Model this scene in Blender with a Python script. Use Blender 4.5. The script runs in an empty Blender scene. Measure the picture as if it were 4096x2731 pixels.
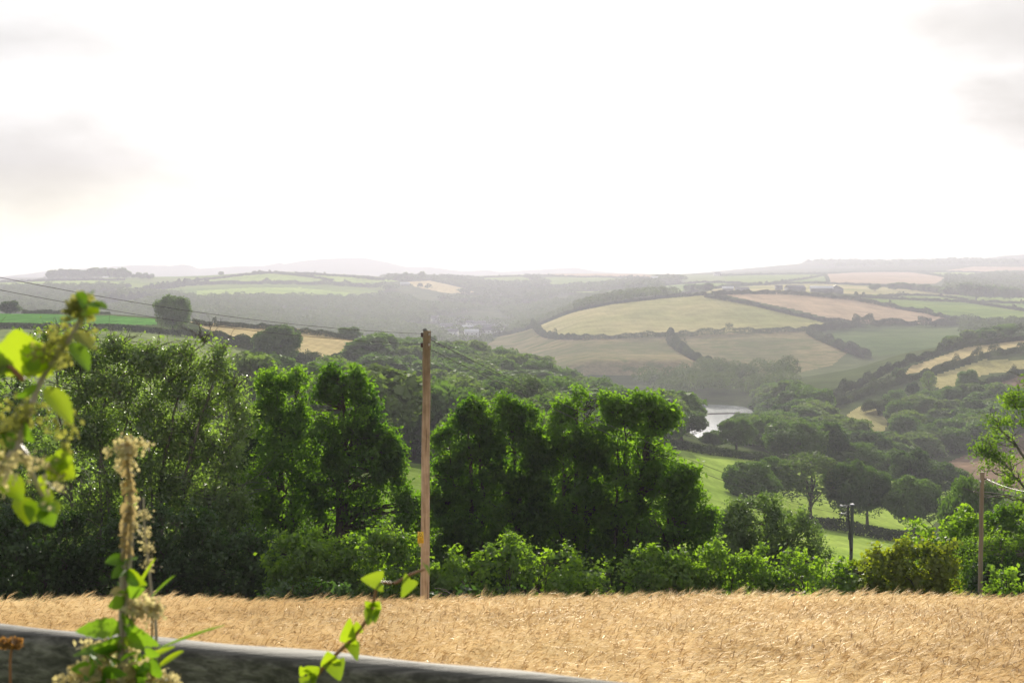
HAZE_DENSITY = 0.00024
import bpy, math, random
import numpy as np
from mathutils import Vector, Matrix

# ------------------------------------------------------------ camera, sky, sun, exposure
scene = bpy.context.scene
COL = scene.collection
FPX = 5689.0                       # focal length in pixels of the 4096-wide photograph
HORIZON_Y = 1100.0
PITCH = math.atan((1365.5 - HORIZON_Y) / FPX)
CP, SP = math.cos(PITCH), math.sin(PITCH)

cam_data = bpy.data.cameras.new("camera")
cam = bpy.data.objects.new("camera", cam_data)
COL.objects.link(cam)
cam.location = (0, 0, 0)
cam.rotation_euler = (math.pi / 2 - PITCH, 0, 0)
cam_data.sensor_width = 36.0
cam_data.lens = 36.0 * FPX / 4096.0
cam_data.clip_start = 0.05
cam_data.clip_end = 60000
cam_data.dof.use_dof = True
cam_data.dof.focus_distance = 45.0
cam_data.dof.aperture_fstop = 22.0
scene.camera = cam

SUN_EL = math.radians(20.0)
SUN_AZ = math.radians(2.0)          # to the right of straight ahead (+Y)
sun_data = bpy.data.lights.new("sun", 'SUN')
sun_data.energy = 5.0
sun_data.angle = math.radians(0.6)
sun_data.color = (1.0, 0.93, 0.80)
sun = bpy.data.objects.new("sun", sun_data)
COL.objects.link(sun)
sdir = Vector((math.sin(SUN_AZ) * math.cos(SUN_EL), math.cos(SUN_AZ) * math.cos(SUN_EL), math.sin(SUN_EL)))
sun.rotation_euler = sdir.to_track_quat('Z', 'Y').to_euler()

world = bpy.data.worlds.new("World")
scene.world = world
world.use_nodes = True
wt = world.node_tree
wt.nodes.clear()
def wn(t, **kw):
    n = wt.nodes.new(t)
    for k, v in kw.items(): setattr(n, k, v)
    return n
w_out = wn('ShaderNodeOutputWorld')
w_bg = wn('ShaderNodeBackground'); w_bg.inputs['Strength'].default_value = 0.10
w_bg2 = wn('ShaderNodeBackground')
w_add = wn('ShaderNodeMixShader')
sky = wn('ShaderNodeTexSky', sky_type='NISHITA')
sky.sun_disc = False; sky.sun_elevation = SUN_EL; sky.sun_rotation = SUN_AZ
sky.air_density = 1.0; sky.dust_density = 3.0; sky.ozone_density = 1.0
wt.links.new(sky.outputs[0], w_bg.inputs['Color'])
# a bright veil of thin cloud with a few thicker grey banks
tc = wn('ShaderNodeTexCoord')
def vdir(px, py):
    u = (px - 2048) / FPX; v = (1365.5 - py) / FPX
    d = Vector((u, CP + v * SP, v * CP - SP)); d.normalize(); return d
def wmath(op, a, b=None, c=None):
    n = wn('ShaderNodeMath', operation=op)
    for i, q in enumerate((a, b, c)):
        if q is None: continue
        if isinstance(q, (int, float)): n.inputs[i].default_value = q
        else: wt.links.new(q, n.inputs[i])
    return n.outputs[0]
wmap = wn('ShaderNodeMapping'); wmap.inputs['Scale'].default_value = (1.0, 1.0, 2.6)
wt.links.new(tc.outputs['Generated'], wmap.inputs['Vector'])
wno = wn('ShaderNodeTexNoise'); wno.inputs['Scale'].default_value = 5.5; wno.inputs['Detail'].default_value = 6; wno.inputs['Roughness'].default_value = 0.5
wt.links.new(wmap.outputs[0], wno.inputs['Vector'])
wno2 = wn('ShaderNodeTexNoise'); wno2.inputs['Scale'].default_value = 26.0; wno2.inputs['Detail'].default_value = 5
wt.links.new(wmap.outputs[0], wno2.inputs['Vector'])
def bank(px, py, rx, rz, soft, gain):
    """a thick cloud bank: an ellipse on the sky dome with a ragged edge"""
    d = vdir(px, py)
    sep = wn('ShaderNodeVectorMath', operation='SUBTRACT'); sep.inputs[1].default_value = d
    wt.links.new(tc.outputs['Generated'], sep.inputs[0])
    sc = wn('ShaderNodeVectorMath', operation='MULTIPLY'); sc.inputs[1].default_value = (1 / rx, 0.3, 1 / rz)
    wt.links.new(sep.outputs[0], sc.inputs[0])
    ln = wn('ShaderNodeVectorMath', operation='LENGTH'); wt.links.new(sc.outputs[0], ln.inputs[0])
    e = wmath('SUBTRACT', 1.0, ln.outputs['Value'])
    e = wmath('ADD', e, wmath('MULTIPLY', wmath('SUBTRACT', wno.outputs[0], 0.5), 1.25))
    e = wmath('ADD', e, wmath('MULTIPLY', wmath('SUBTRACT', wno2.outputs[0], 0.5), 0.35))
    mr = wn('ShaderNodeMapRange', interpolation_type='SMOOTHSTEP')
    wt.links.new(e, mr.inputs[0]); mr.inputs[1].default_value = 0; mr.inputs[2].default_value = soft
    mr.inputs[3].default_value = 0; mr.inputs[4].default_value = gain
    return mr.outputs[0]
banks = [bank(-300, 660, .42, .062, 1.1, .47), bank(100, 160, .30, .042, 1.4, .42), bank(4500, 450, .26, .052, .9, .53),
         bank(4500, 60, .26, .055, 1.0, .44), bank(1000, 800, .28, .024, 1.6, .38)]
tot = banks[0]
for b in banks[1:]: tot = wmath('MAXIMUM', tot, b)
sepz = wn('ShaderNodeSeparateXYZ'); wt.links.new(tc.outputs['Generated'], sepz.inputs[0])
# veil radiance: brighter towards the sun, cream at the horizon, dimmer behind the viewer
dotn = wn('ShaderNodeVectorMath', operation='DOT_PRODUCT'); dotn.inputs[1].default_value = sdir
wt.links.new(tc.outputs['Generated'], dotn.inputs[0])
glow = wn('ShaderNodeMapRange', interpolation_type='SMOOTHSTEP'); wt.links.new(dotn.outputs['Value'], glow.inputs[0])
glow.inputs[1].default_value = 0.2; glow.inputs[2].default_value = 1.0; glow.inputs[3].default_value = 0.0; glow.inputs[4].default_value = 1.0
VEIL0, VEIL1 = 0.36, 0.82
veil = wmath('MULTIPLY_ADD', glow.outputs[0], VEIL1 - VEIL0, VEIL0)
veil = wmath('MULTIPLY', veil, wmath('SUBTRACT', 1.0, tot))
hz = wn('ShaderNodeMapRange'); wt.links.new(sepz.outputs[2], hz.inputs[0])
hz.inputs[1].default_value = 0.0; hz.inputs[2].default_value = 0.075
cmix = wn('ShaderNodeMix', data_type='RGBA')
wt.links.new(hz.outputs[0], cmix.inputs[0])
cmix.inputs[6].default_value = (1.0, 0.97, 0.60, 1); cmix.inputs[7].default_value = (0.975, 0.98, 1.0, 1)
wt.links.new(cmix.outputs[2], w_bg2.inputs['Color']); wt.links.new(veil, w_bg2.inputs['Strength'])
w_add.inputs[0].default_value = 0.96
wt.links.new(w_bg.outputs[0], w_add.inputs[1]); wt.links.new(w_bg2.outputs[0], w_add.inputs[2])
wt.links.new(w_add.outputs[0], w_out.inputs['Surface'])

scene.view_settings.view_transform = 'Standard'
scene.view_settings.look = 'None'
scene.view_settings.exposure = 0.55
scene.view_settings.gamma = 1.0
try: scene.view_settings.use_curve_mapping = False
except Exception: pass
scene.render.engine = 'CYCLES'
cy = scene.cycles
cy.max_bounces = 6; cy.diffuse_bounces = 3; cy.glossy_bounces = 2; cy.transmission_bounces = 4
cy.volume_bounces = 0; cy.transparent_max_bounces = 8
cy.use_denoising = True
cy.caustics_reflective = False; cy.caustics_refractive = False
cy.sample_clamp_indirect = 3.0; cy.sample_clamp_direct = 12.0

rng = np.random.default_rng(7)
random.seed(7)

# ------------------------------------------------------------ pixels and rays
def slope_of(py):
    """z/y of the ray through photograph row py (straight ahead)"""
    return math.tan(math.atan((1365.5 - py) / FPX) - PITCH)
def slope_arr(py):
    return np.tan(np.arctan((1365.5 - np.asarray(py, float)) / FPX) - PITCH)
def a_of(px, py):
    s = slope_of(py)
    return (px - 2048) / FPX * (CP - s * SP)
def P(px, py, d):
    """world point seen at pixel (px,py), at depth d in front of the camera"""
    return Vector((a_of(px, py) * d, d, slope_of(py) * d))
def project(X, Y, Z):
    dep = Y * CP - Z * SP
    return 2048 + FPX * X / dep, 1365.5 - FPX * (Y * SP + Z * CP) / dep

# ------------------------------------------------------------ generic builders
def mesh_from(name, V, faces_list):
    """V (n,3); faces_list: list of int arrays (m,k)"""
    me = bpy.data.meshes.new(name)
    V = np.ascontiguousarray(V, dtype=np.float32)
    me.vertices.add(len(V)); me.vertices.foreach_set("co", V.ravel())
    loops = np.concatenate([f.ravel() for f in faces_list]).astype(np.int32)
    counts = np.concatenate([np.full(len(f), f.shape[1], np.int32) for f in faces_list])
    starts = np.concatenate([[0], np.cumsum(counts)[:-1]]).astype(np.int32)
    me.loops.add(len(loops)); me.loops.foreach_set("vertex_index", loops)
    me.polygons.add(len(counts)); me.polygons.foreach_set("loop_start", starts); me.polygons.foreach_set("loop_total", counts)
    me.update(calc_edges=True)
    return me
def link(name, me, mats=(), parent=None, loc=None, smooth=False):
    o = bpy.data.objects.new(name, me)
    COL.objects.link(o)
    if me is not None and mats:
        for m in (mats if isinstance(mats, (list, tuple)) else [mats]):
            if len(me.materials) < len(mats if isinstance(mats, (list, tuple)) else [mats]): me.materials.append(m)
    if parent: o.parent = parent
    if loc is not None: o.location = loc
    if smooth and me: me.polygons.foreach_set("use_smooth", np.ones(len(me.polygons), bool))
    return o
def tag(o, label=None, cat=None, group=None, kind=None):
    if label: o["label"] = label
    if cat: o["category"] = cat
    if group: o["group"] = group
    if kind: o["kind"] = kind
    return o
def thing(name, label, cat, loc=(0, 0, 0), group=None, rz=0):
    o = bpy.data.objects.new(name, None); COL.objects.link(o)
    o.location = loc; o.rotation_euler = (0, 0, rz); o.empty_display_size = .2
    return tag(o, label, cat, group)

class MB:
    """collects boxes, tubes and quads into one mesh"""
    def __init__(s): s.V = []; s.F = []; s.n = 0
    def add(s, V, F):
        V = np.asarray(V, float); F = np.asarray(F, int)
        s.V.append(V); s.F.append(F + s.n); s.n += len(V)
    def box(s, c, size, M=None):
        c = np.array(c); h = np.array(size) / 2
        v = np.array([[x, y, z] for x in (-1, 1) for y in (-1, 1) for z in (-1, 1)], float) * h
        if M is not None: v = v @ np.array(M.to_3x3()).T
        s.add(v + c, [[0, 1, 3, 2], [4, 6, 7, 5], [0, 4, 5, 1], [2, 3, 7, 6], [0, 2, 6, 4], [1, 5, 7, 3]])
    def tube(s, pts, rad, n=6, cap=True):
        pts = np.asarray(pts, float); m = len(pts)
        rad = np.broadcast_to(np.asarray(rad, float), (m,))
        T = np.gradient(pts, axis=0); T /= np.linalg.norm(T, axis=1)[:, None] + 1e-9
        up = np.array([0, 0, 1.]) if abs(T[0][2]) < .9 else np.array([1., 0, 0])
        A = np.cross(T, up); A /= np.linalg.norm(A, axis=1)[:, None] + 1e-9
        B = np.cross(T, A)
        th = np.arange(n) * 2 * np.pi / n
        ring = pts[:, None, :] + rad[:, None, None] * (np.cos(th)[None, :, None] * A[:, None, :] + np.sin(th)[None, :, None] * B[:, None, :])
        i = np.arange(m - 1)[:, None] * n; j = np.arange(n)[None, :]; k = (np.arange(n)[None, :] + 1) % n
        F = np.stack([i + j, i + k, i + n + k, i + n + j], -1).reshape(-1, 4)
        V = ring.reshape(-1, 3)
        s.add(V, F)
        if cap:
            for idx, base in ((0, pts[0]), (m - 1, pts[-1])):
                b = s.n - len(V) if idx == 0 else s.n
                vs = ring[idx]
                c0 = np.vstack([vs, base])
                q = [[j_, (j_ + 1) % n, n, n] for j_ in range(n)]
                s.capf = q
                s.V.append(c0); s.T = getattr(s, 'T', []); s.T.append(np.array([[a, b_, c_] for a, b_, c_, _ in q]) + s.n); s.n += len(c0)
    def tri(s, V, F):
        s.T = getattr(s, 'T', []); s.T.append(np.asarray(F, int) + s.n); s.V.append(np.asarray(V, float)); s.n += len(V)
    def mesh(s, name):
        fl = []
        if s.F: fl.append(np.vstack(s.F))
        if getattr(s, 'T', []): fl.append(np.vstack(s.T))
        return mesh_from(name, np.vstack(s.V), fl)
    def build(s, name, mat, parent=None, smooth=False):
        return link(name, s.mesh(name), [mat], parent, smooth=smooth)

# ------------------------------------------------------------ materials
def new_mat(name):
    m = bpy.data.materials.new(name); m.use_nodes = True
    nt = m.node_tree; nt.nodes.clear()
    return m, nt
def N(nt, t, **kw):
    n = nt.nodes.new(t)
    for k, v in kw.items(): setattr(n, k, v)
    return n
def ramp(nt, fac, stops):
    r = N(nt, 'ShaderNodeValToRGB')
    while len(r.color_ramp.elements) < len(stops): r.color_ramp.elements.new(0.5)
    for e, (p, c) in zip(r.color_ramp.elements, stops):
        e.position = p; e.color = (*c, 1)
    nt.links.new(fac, r.inputs[0]); return r.outputs[0]
def mixc(nt, f, a, b, mode='MIX'):
    m = N(nt, 'ShaderNodeMix', data_type='RGBA', blend_type=mode)
    for i, q in ((0, f), (6, a), (7, b)):
        if isinstance(q, tuple): m.inputs[i].default_value = (*q, 1)
        elif isinstance(q, (int, float)): m.inputs[i].default_value = q
        else: nt.links.new(q, m.inputs[i])
    return m.outputs[2]
def noise(nt, scale, detail=4, rough=.5, vec=None, dist=0):
    t = N(nt, 'ShaderNodeTexNoise'); t.inputs['Scale'].default_value = scale
    t.inputs['Detail'].default_value = detail; t.inputs['Roughness'].default_value = rough; t.inputs['Distortion'].default_value = dist
    if vec is not None: nt.links.new(vec, t.inputs['Vector'])
    return t.outputs[0]

def leaf_mat(name, c1, c2, trans=(1.0, 1.15, .35), tmix=.45, gloss=.06, patch=1.2, fine=9., rough=.5, spread=.25):
    gloss *= .6
    """two-sided leaf: reflects, lets light through, a little wax shine; patches of different green"""
    m, nt = new_mat(name)
    out = N(nt, 'ShaderNodeOutputMaterial')
    geo = N(nt, 'ShaderNodeNewGeometry'); oi = N(nt, 'ShaderNodeObjectInfo')
    n1 = noise(nt, patch, 3, .5, geo.outputs['Position'])
    n2 = noise(nt, fine, 2, .6, geo.outputs['Position'])
    f = N(nt, 'ShaderNodeMath', operation='MULTIPLY_ADD'); nt.links.new(n2, f.inputs[0]); f.inputs[1].default_value = .5
    nt.links.new(n1, f.inputs[2])
    f2 = N(nt, 'ShaderNodeMath', operation='MULTIPLY_ADD'); nt.links.new(oi.outputs['Random'], f2.inputs[0]); f2.inputs[1].default_value = spread
    nt.links.new(f.outputs[0], f2.inputs[2])
    col = ramp(nt, f2.outputs[0], [(.55, c1), (1.05 if False else 1.0, c2)])
    d = N(nt, 'ShaderNodeBsdfDiffuse'); nt.links.new(col, d.inputs[0])
    t = N(nt, 'ShaderNodeBsdfTranslucent')
    tc_ = mixc(nt, 1.0, col, trans, 'MULTIPLY'); 
    sc_ = N(nt, 'ShaderNodeVectorMath', operation='SCALE'); nt.links.new(tc_, sc_.inputs[0]); sc_.inputs[3].default_value = 1.9
    nt.links.new(sc_.outputs[0], t.inputs[0])
    mx = N(nt, 'ShaderNodeMixShader'); mx.inputs[0].default_value = tmix
    nt.links.new(d.outputs[0], mx.inputs[1]); nt.links.new(t.outputs[0], mx.inputs[2])
    g = N(nt, 'ShaderNodeBsdfGlossy'); g.inputs['Roughness'].default_value = rough; g.inputs[0].default_value = (1, 1, 1, 1)
    mg = N(nt, 'ShaderNodeMixShader'); mg.inputs[0].default_value = gloss
    nt.links.new(mx.outputs[0], mg.inputs[1]); nt.links.new(g.outputs[0], mg.inputs[2])
    nt.links.new(mg.outputs[0], out.inputs[0])
    return m
def plain_mat(name, c1, c2, scale=8, rough=.8, bump=0.0, stretch=(1, 1, 1), metal=0, detail=5, coords='Object', spec=.5):
    m, nt = new_mat(name)
    out = N(nt, 'ShaderNodeOutputMaterial'); b = N(nt, 'ShaderNodeBsdfPrincipled')
    tcn = N(nt, 'ShaderNodeTexCoord'); mp = N(nt, 'ShaderNodeMapping'); mp.inputs['Scale'].default_value = stretch
    nt.links.new(tcn.outputs[coords], mp.inputs[0])
    n1 = noise(nt, scale, detail, .6, mp.outputs[0])
    nt.links.new(ramp(nt, n1, [(.3, c1), (.7, c2)]), b.inputs['Base Color'])
    b.inputs['Roughness'].default_value = rough; b.inputs['Metallic'].default_value = metal; b.inputs['Specular IOR Level'].default_value = spec
    if bump:
        bp = N(nt, 'ShaderNodeBump'); bp.inputs['Strength'].default_value = bump; bp.inputs['Distance'].default_value = .02
        nt.links.new(n1, bp.inputs['Height']); nt.links.new(bp.outputs[0], b.inputs['Normal'])
    nt.links.new(b.outputs[0], out.inputs[0])
    return m
def field_mat(name, c1, c2, c3=None, s1=.004, s2=.06, streak=0.0, ang=0., bump=.0, s3=.8, trans=.35):
    """grass or stubble seen from afar: broad patches, fine mottling and, if asked, mown or sown lines"""
    m, nt = new_mat(name)
    out = N(nt, 'ShaderNodeOutputMaterial')
    geo = N(nt, 'ShaderNodeNewGeometry')
    n1 = noise(nt, s1, 4, .55, geo.outputs['Position']); n2 = noise(nt, s2, 5, .65, geo.outputs['Position'])
    n3 = noise(nt, s3, 4, .7, geo.outputs['Position'])
    c = ramp(nt, n1, [(.38, c1), (.62, c2)])
    k = ramp(nt, n2, [(.3, (.72, .74, .7)), (.7, (1.2, 1.18, 1.15))])
    c = mixc(nt, 1.0, c, k, 'MULTIPLY')
    k3 = ramp(nt, n3, [(.3, (.8, .8, .8)), (.7, (1.18, 1.18, 1.18))])
    c = mixc(nt, 1.0, c, k3, 'MULTIPLY')
    if c3:
        n4 = noise(nt, s2 * .6, 4, .7, geo.outputs['Position'])
        fac = N(nt, 'ShaderNodeMapRange'); nt.links.new(n4, fac.inputs[0]); fac.inputs[1].default_value = .5; fac.inputs[2].default_value = .62
        c = mixc(nt, fac.outputs[0], c, c3)
    if streak:
        mp = N(nt, 'ShaderNodeMapping'); mp.inputs['Rotation'].default_value = (0, 0, ang); mp.inputs['Scale'].default_value = (.5, .02, .02)
        nt.links.new(geo.outputs['Position'], mp.inputs[0])
        w = noise(nt, 1.0, 3, .6, mp.outputs[0])
        ks = ramp(nt, w, [(.35, (1 - streak,) * 3), (.65, (1 + streak,) * 3)])
        c = mixc(nt, 1.0, c, ks, 'MULTIPLY')
    d = N(nt, 'ShaderNodeBsdfDiffuse'); nt.links.new(c, d.inputs[0])
    # upright blades catch light from the sun ahead: tilt the shading normal
    t = N(nt, 'ShaderNodeBsdfDiffuse'); nt.links.new(c, t.inputs[0])
    bp = N(nt, 'ShaderNodeBump'); bp.inputs['Strength'].default_value = 1.0; bp.inputs['Distance'].default_value = bump
    n5 = noise(nt, .55, 3, .75, geo.outputs['Position']); nt.links.new(n5, bp.inputs['Height'])
    if bump: nt.links.new(bp.outputs[0], d.inputs['Normal'])
    nt.links.new(d.outputs[0], out.inputs[0])
    return m
# ------------------------------------------------------------ the land: one height field z = depth * slope(table)
def pchip(x, y, xi):
    x = np.asarray(x, float); y = np.asarray(y, float)   # y (n,) or (n,m)
    h = np.diff(x); sh = (slice(None),) + (None,) * (y.ndim - 1)
    dl = np.diff(y, axis=0) / h[sh]
    dd = np.zeros_like(y)
    a, b = dl[:-1], dl[1:]; w1 = (2 * h[1:] + h[:-1])[sh]; w2 = (h[1:] + 2 * h[:-1])[sh]
    same = a * b > 0
    with np.errstate(divide='ignore', invalid='ignore'):
        hm = (w1 + w2) / (w1 / np.where(same, a, 1) + w2 / np.where(same, b, 1))
    dd[1:-1] = np.where(same, hm, 0); dd[0] = dl[0]; dd[-1] = dl[-1]
    xi = np.clip(xi, x[0], x[-1]); i = np.clip(np.searchsorted(x, xi) - 1, 0, len(x) - 2)
    t = ((xi - x[i]) / h[i])[sh] if y.ndim > 1 else (xi - x[i]) / h[i]
    hh = h[i][sh] if y.ndim > 1 else h[i]
    t2, t3 = t * t, t * t * t
    return (2*t3-3*t2+1)*y[i] + (t3-2*t2+t)*hh*dd[i] + (-2*t3+3*t2)*y[i+1] + (t3-t2)*hh*dd[i+1]

LEFT0 = [(40,2560),(50,2400),(60,2230),(100,1880),(150,1720),(200,1620),(300,1460),(400,1350),(450,1308),(500,1280),(560,1255),(620,1262),(700,1295),(1000,1325),(1200,1300),(1400,1250),(1700,1210),(2000,1170),(2500,1128),(2700,1124),(3300,1140),(4200,1128)]
TABLE = {
 -800: LEFT0,
 0: LEFT0,
 400: [(40,2560),(50,2400),(60,2230),(100,1880),(150,1720),(200,1620),(300,1460),(400,1350),(450,1310),(500,1288),(560,1258),(620,1265),(700,1300),(1000,1340),(1200,1310),(1500,1248),(1700,1215),(2000,1172),(2500,1118),(2700,1112),(3300,1135),(4200,1122)],
 800: [(40,2560),(50,2400),(60,2230),(100,1920),(150,1790),(200,1710),(300,1560),(350,1480),(400,1405),(450,1348),(500,1318),(560,1292),(620,1300),(700,1330),(900,1360),(1200,1320),(1500,1260),(1800,1205),(2100,1165),(2400,1130),(2600,1106),(2750,1104),(3300,1125),(4200,1118)],
 1100: [(40,2560),(50,2400),(60,2230),(100,1960),(150,1830),(200,1765),(250,1705),(300,1645),(350,1565),(400,1465),(450,1395),(500,1340),(560,1308),(620,1316),(700,1345),(900,1385),(1200,1350),(1500,1290),(1800,1235),(2100,1180),(2400,1125),(2600,1088),(2750,1090),(3300,1120),(4200,1118)],
 1400: [(40,2560),(50,2390),(60,2220),(100,1980),(150,1860),(200,1790),(250,1730),(300,1680),(350,1620),(400,1545),(450,1470),(500,1402),(550,1352),(600,1362),(700,1400),(900,1430),(1200,1385),(1500,1325),(1800,1270),(2100,1205),(2400,1145),(2600,1105),(2750,1100),(3300,1120),(4200,1118)],
 1650: [(40,2560),(50,2390),(60,2240),(100,2030),(150,1910),(200,1850),(250,1790),(300,1730),(350,1670),(400,1605),(450,1545),(500,1485),(540,1450),(600,1455),(700,1450),(900,1450),(1200,1400),(1500,1345),(1800,1285),(2100,1225),(2400,1165),(2600,1130),(3000,1112),(3300,1116),(4200,1116)],
 2000: [(40,2560),(50,2390),(60,2260),(100,2080),(150,1960),(200,1880),(250,1790),(300,1720),(400,1630),(450,1580),(500,1535),(540,1508),(600,1500),(700,1520),(900,1505),(1100,1440),(1300,1375),(1400,1345),(1500,1340),(1700,1322),(2000,1268),(2300,1210),(2600,1165),(3000,1122),(3400,1101),(4200,1110)],
 2400: [(40,2560),(50,2390),(60,2280),(100,2140),(150,2050),(200,1960),(250,1860),(300,1770),(400,1690),(450,1665),(500,1645),(540,1640),(620,1700),(700,1660),(760,1600),(820,1570),(857,1538),(893,1440),(1020,1400),(1100,1360),(1200,1305),(1300,1258),(1400,1222),(1460,1218),(1700,1228),(2000,1200),(2500,1150),(3000,1115),(3400,1095),(4200,1105)],
 2600: [(40,2560),(50,2390),(60,2290),(100,2170),(150,2090),(200,2010),(250,1900),(300,1800),(400,1735),(450,1715),(500,1700),(540,1700),(600,1765),(700,1677),(728,1640),(800,1572),(857,1538),(893,1440),(1020,1402),(1100,1365),(1200,1305),(1300,1245),(1400,1200),(1460,1192),(1700,1188),(2000,1165),(2500,1132),(3000,1106),(3400,1097),(4200,1103)],
 2850: [(40,2560),(50,2400),(60,2330),(100,2210),(150,2140),(200,2060),(250,1940),(330,1795),(400,1775),(500,1770),(540,1790),(600,1776),(700,1680),(726,1648),(800,1545),(870,1490),(950,1455),(1050,1395),(1150,1335),(1250,1270),(1350,1205),(1420,1177),(1500,1172),(1700,1164),(2000,1148),(2500,1122),(3000,1104),(3500,1094),(4200,1092)],
 3000: [(40,2560),(50,2410),(60,2370),(100,2240),(150,2170),(200,2090),(250,1985),(330,1825),(400,1790),(500,1765),(600,1760),(680,1695),(726,1630),(800,1540),(870,1500),(950,1462),(1050,1395),(1150,1335),(1250,1275),(1350,1215),(1450,1178),(1500,1172),(1700,1162),(2000,1147),(2500,1122),(3000,1102),(3500,1094),(4200,1085)],
 3200: [(40,2560),(50,2420),(60,2400),(80,2400),(100,2320),(150,2240),(200,2170),(250,2070),(330,1875),(400,1810),(450,1775),(500,1710),(600,1600),(700,1520),(760,1515),(850,1500),(950,1450),(1050,1390),(1150,1335),(1250,1285),(1350,1230),(1450,1190),(1520,1172),(1700,1162),(2000,1146),(2500,1122),(3000,1100),(3500,1092),(4200,1075)],
 3400: [(40,2560),(50,2420),(60,2430),(80,2460),(100,2390),(150,2270),(200,2190),(250,2100),(330,1920),(400,1850),(470,1770),(520,1700),(600,1600),(650,1555),(700,1510),(760,1480),(830,1490),(950,1450),(1050,1380),(1150,1340),(1250,1300),(1350,1250),(1450,1210),(1520,1190),(1700,1172),(2000,1150),(2500,1125),(3000,1100),(3500,1090),(4200,1068)],
 3600: [(40,2560),(50,2420),(60,2430),(80,2480),(100,2430),(150,2300),(200,2220),(250,2130),(330,1970),(400,1900),(460,1850),(520,1740),(600,1620),(650,1545),(700,1475),(740,1435),(800,1420),(860,1435),(950,1425),(1050,1375),(1150,1340),(1250,1305),(1350,1270),(1450,1235),(1550,1212),(1700,1192),(2000,1162),(2500,1130),(3000,1105),(3500,1090),(4200,1062)],
 3850: [(40,2560),(50,2420),(60,2430),(80,2480),(100,2440),(150,2320),(200,2240),(250,2150),(330,2010),(400,1910),(450,1850),(520,1750),(570,1680),(620,1580),(680,1480),(730,1415),(780,1375),(830,1372),(900,1385),(1000,1375),(1150,1335),(1250,1310),(1350,1285),(1500,1235),(1700,1205),(2000,1172),(2500,1138),(3000,1110),(3500,1092),(4200,1060)],
 4096: [(40,2560),(50,2420),(60,2430),(80,2480),(100,2440),(150,2320),(200,2240),(250,2170),(330,2030),(400,1920),(450,1830),(500,1750),(560,1660),(620,1570),(680,1470),(730,1400),(780,1345),(820,1330),(900,1340),(1000,1345),(1200,1300),(1400,1262),(1600,1225),(1800,1205),(2000,1190),(2500,1150),(3000,1115),(3500,1095),(4200,1058)],
}
TABLE[4900] = TABLE[4096]
TABLE[2700] = TABLE[2600]; 
DG = np.concatenate([np.geomspace(40, 7400, 860)])
LG = np.log(DG)
cols_x = sorted(TABLE)
YC = []
for cx in cols_x:
    t = TABLE[cx]; t = t + [(5200, 1112), (7400, 1108)]
    YC.append(pchip(np.log([q[0] for q in t]), [q[1] for q in t], LG))
YC = np.array(YC)                                        # (ncol, nd)
AG = np.concatenate([np.linspace(-.80, -.43, 40, endpoint=False), np.linspace(-.43, .43, 760), np.linspace(.43, .80, 41)[1:]])
XG = 2048 + AG * FPX
YG = pchip(np.array(cols_x, float), YC, XG)              # (na, nd) photograph row of the ground
# far skylines
SIL_L = [(-900,1105),(0,1108),(110,1096),(196,1084),(417,1069),(500,1063),(536,1061),(690,1063),(732,1057),(765,1062),(797,1075),(870,1070),(952,1065),(1060,1063),(1100,1055),(1119,1049),(1140,1056),(1200,1045),(1300,1035),(1400,1031),(1460,1032),(1540,1047),(1620,1067),(1720,1068),(1850,1085),(1950,1080),(2000,1088),(2120,1080),(2300,1070),(2380,1084),(2480,1092),(2600,1096),(3000,1100),(5000,1100)]
SIL_R = [(-900,1118),(2300,1110),(2750,1096),(2900,1082),(3050,1068),(3200,1054),(3330,1052),(3500,1054),(3700,1052),(3850,1044),(3980,1038),(4060,1034),(4300,1028),(5000,1020)]
SIL_R2 = [(-900,1112),(2600,1106),(3600,1075),(3850,1052),(3940,1035),(4000,1024),(4096,1018),(4300,1016),(5000,1018)]
for sil, dc, w in ((SIL_L, 6300, .11), (SIL_R, 4600, .085), (SIL_R2, 5300, .08)):
    s = np.interp(XG, [q[0] for q in sil], [q[1] for q in sil])
    ker = np.exp(-((LG - math.log(dc)) / w) ** 2)
    ycand = 1112 + (s[:, None] - 1112) * ker[None, :]
    m = (ker > 0.02)[None, :] & (ycand < YG)
    YG = np.where(m, ycand, YG)
SG = slope_arr(YG)                                       # z / depth
# small natural unevenness
def vnoise(x, y, seed=0):
    def h(i, j):
        n = (i * 374761393 + j * 668265263 + seed * 1442695041) & 0xffffffff
        n = ((n ^ (n >> 13)) * 1274126177) & 0xffffffff
        return ((n ^ (n >> 16)) & 0xffff) / 65535.0
    xi = np.floor(x).astype(np.int64); yi = np.floor(y).astype(np.int64); fx = x - xi; fy = y - yi
    fx = fx * fx * (3 - 2 * fx); fy = fy * fy * (3 - 2 * fy)
    return (h(xi, yi) * (1 - fx) + h(xi + 1, yi) * fx) * (1 - fy) + (h(xi, yi + 1) * (1 - fx) + h(xi + 1, yi + 1) * fx) * fy - .5
ZG = SG * DG[None, :]
XW = AG[:, None] * DG[None, :]; YW = np.broadcast_to(DG[None, :], XW.shape)
amp = np.clip((DG - 60) / 400, 0, 1)
ZG = ZG + amp[None, :] * (vnoise(XW / 45, YW / 45, 1) * 1.3 + vnoise(XW / 17, YW / 17, 2) * .45)
ZG = np.where((XW > 30) & (XW < 150) & (YW > 590) & (YW < 722), np.minimum(ZG, -69.3 + 0 * ZG) * 1.0, ZG) if False else ZG
SG = ZG / DG[None, :]

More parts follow.
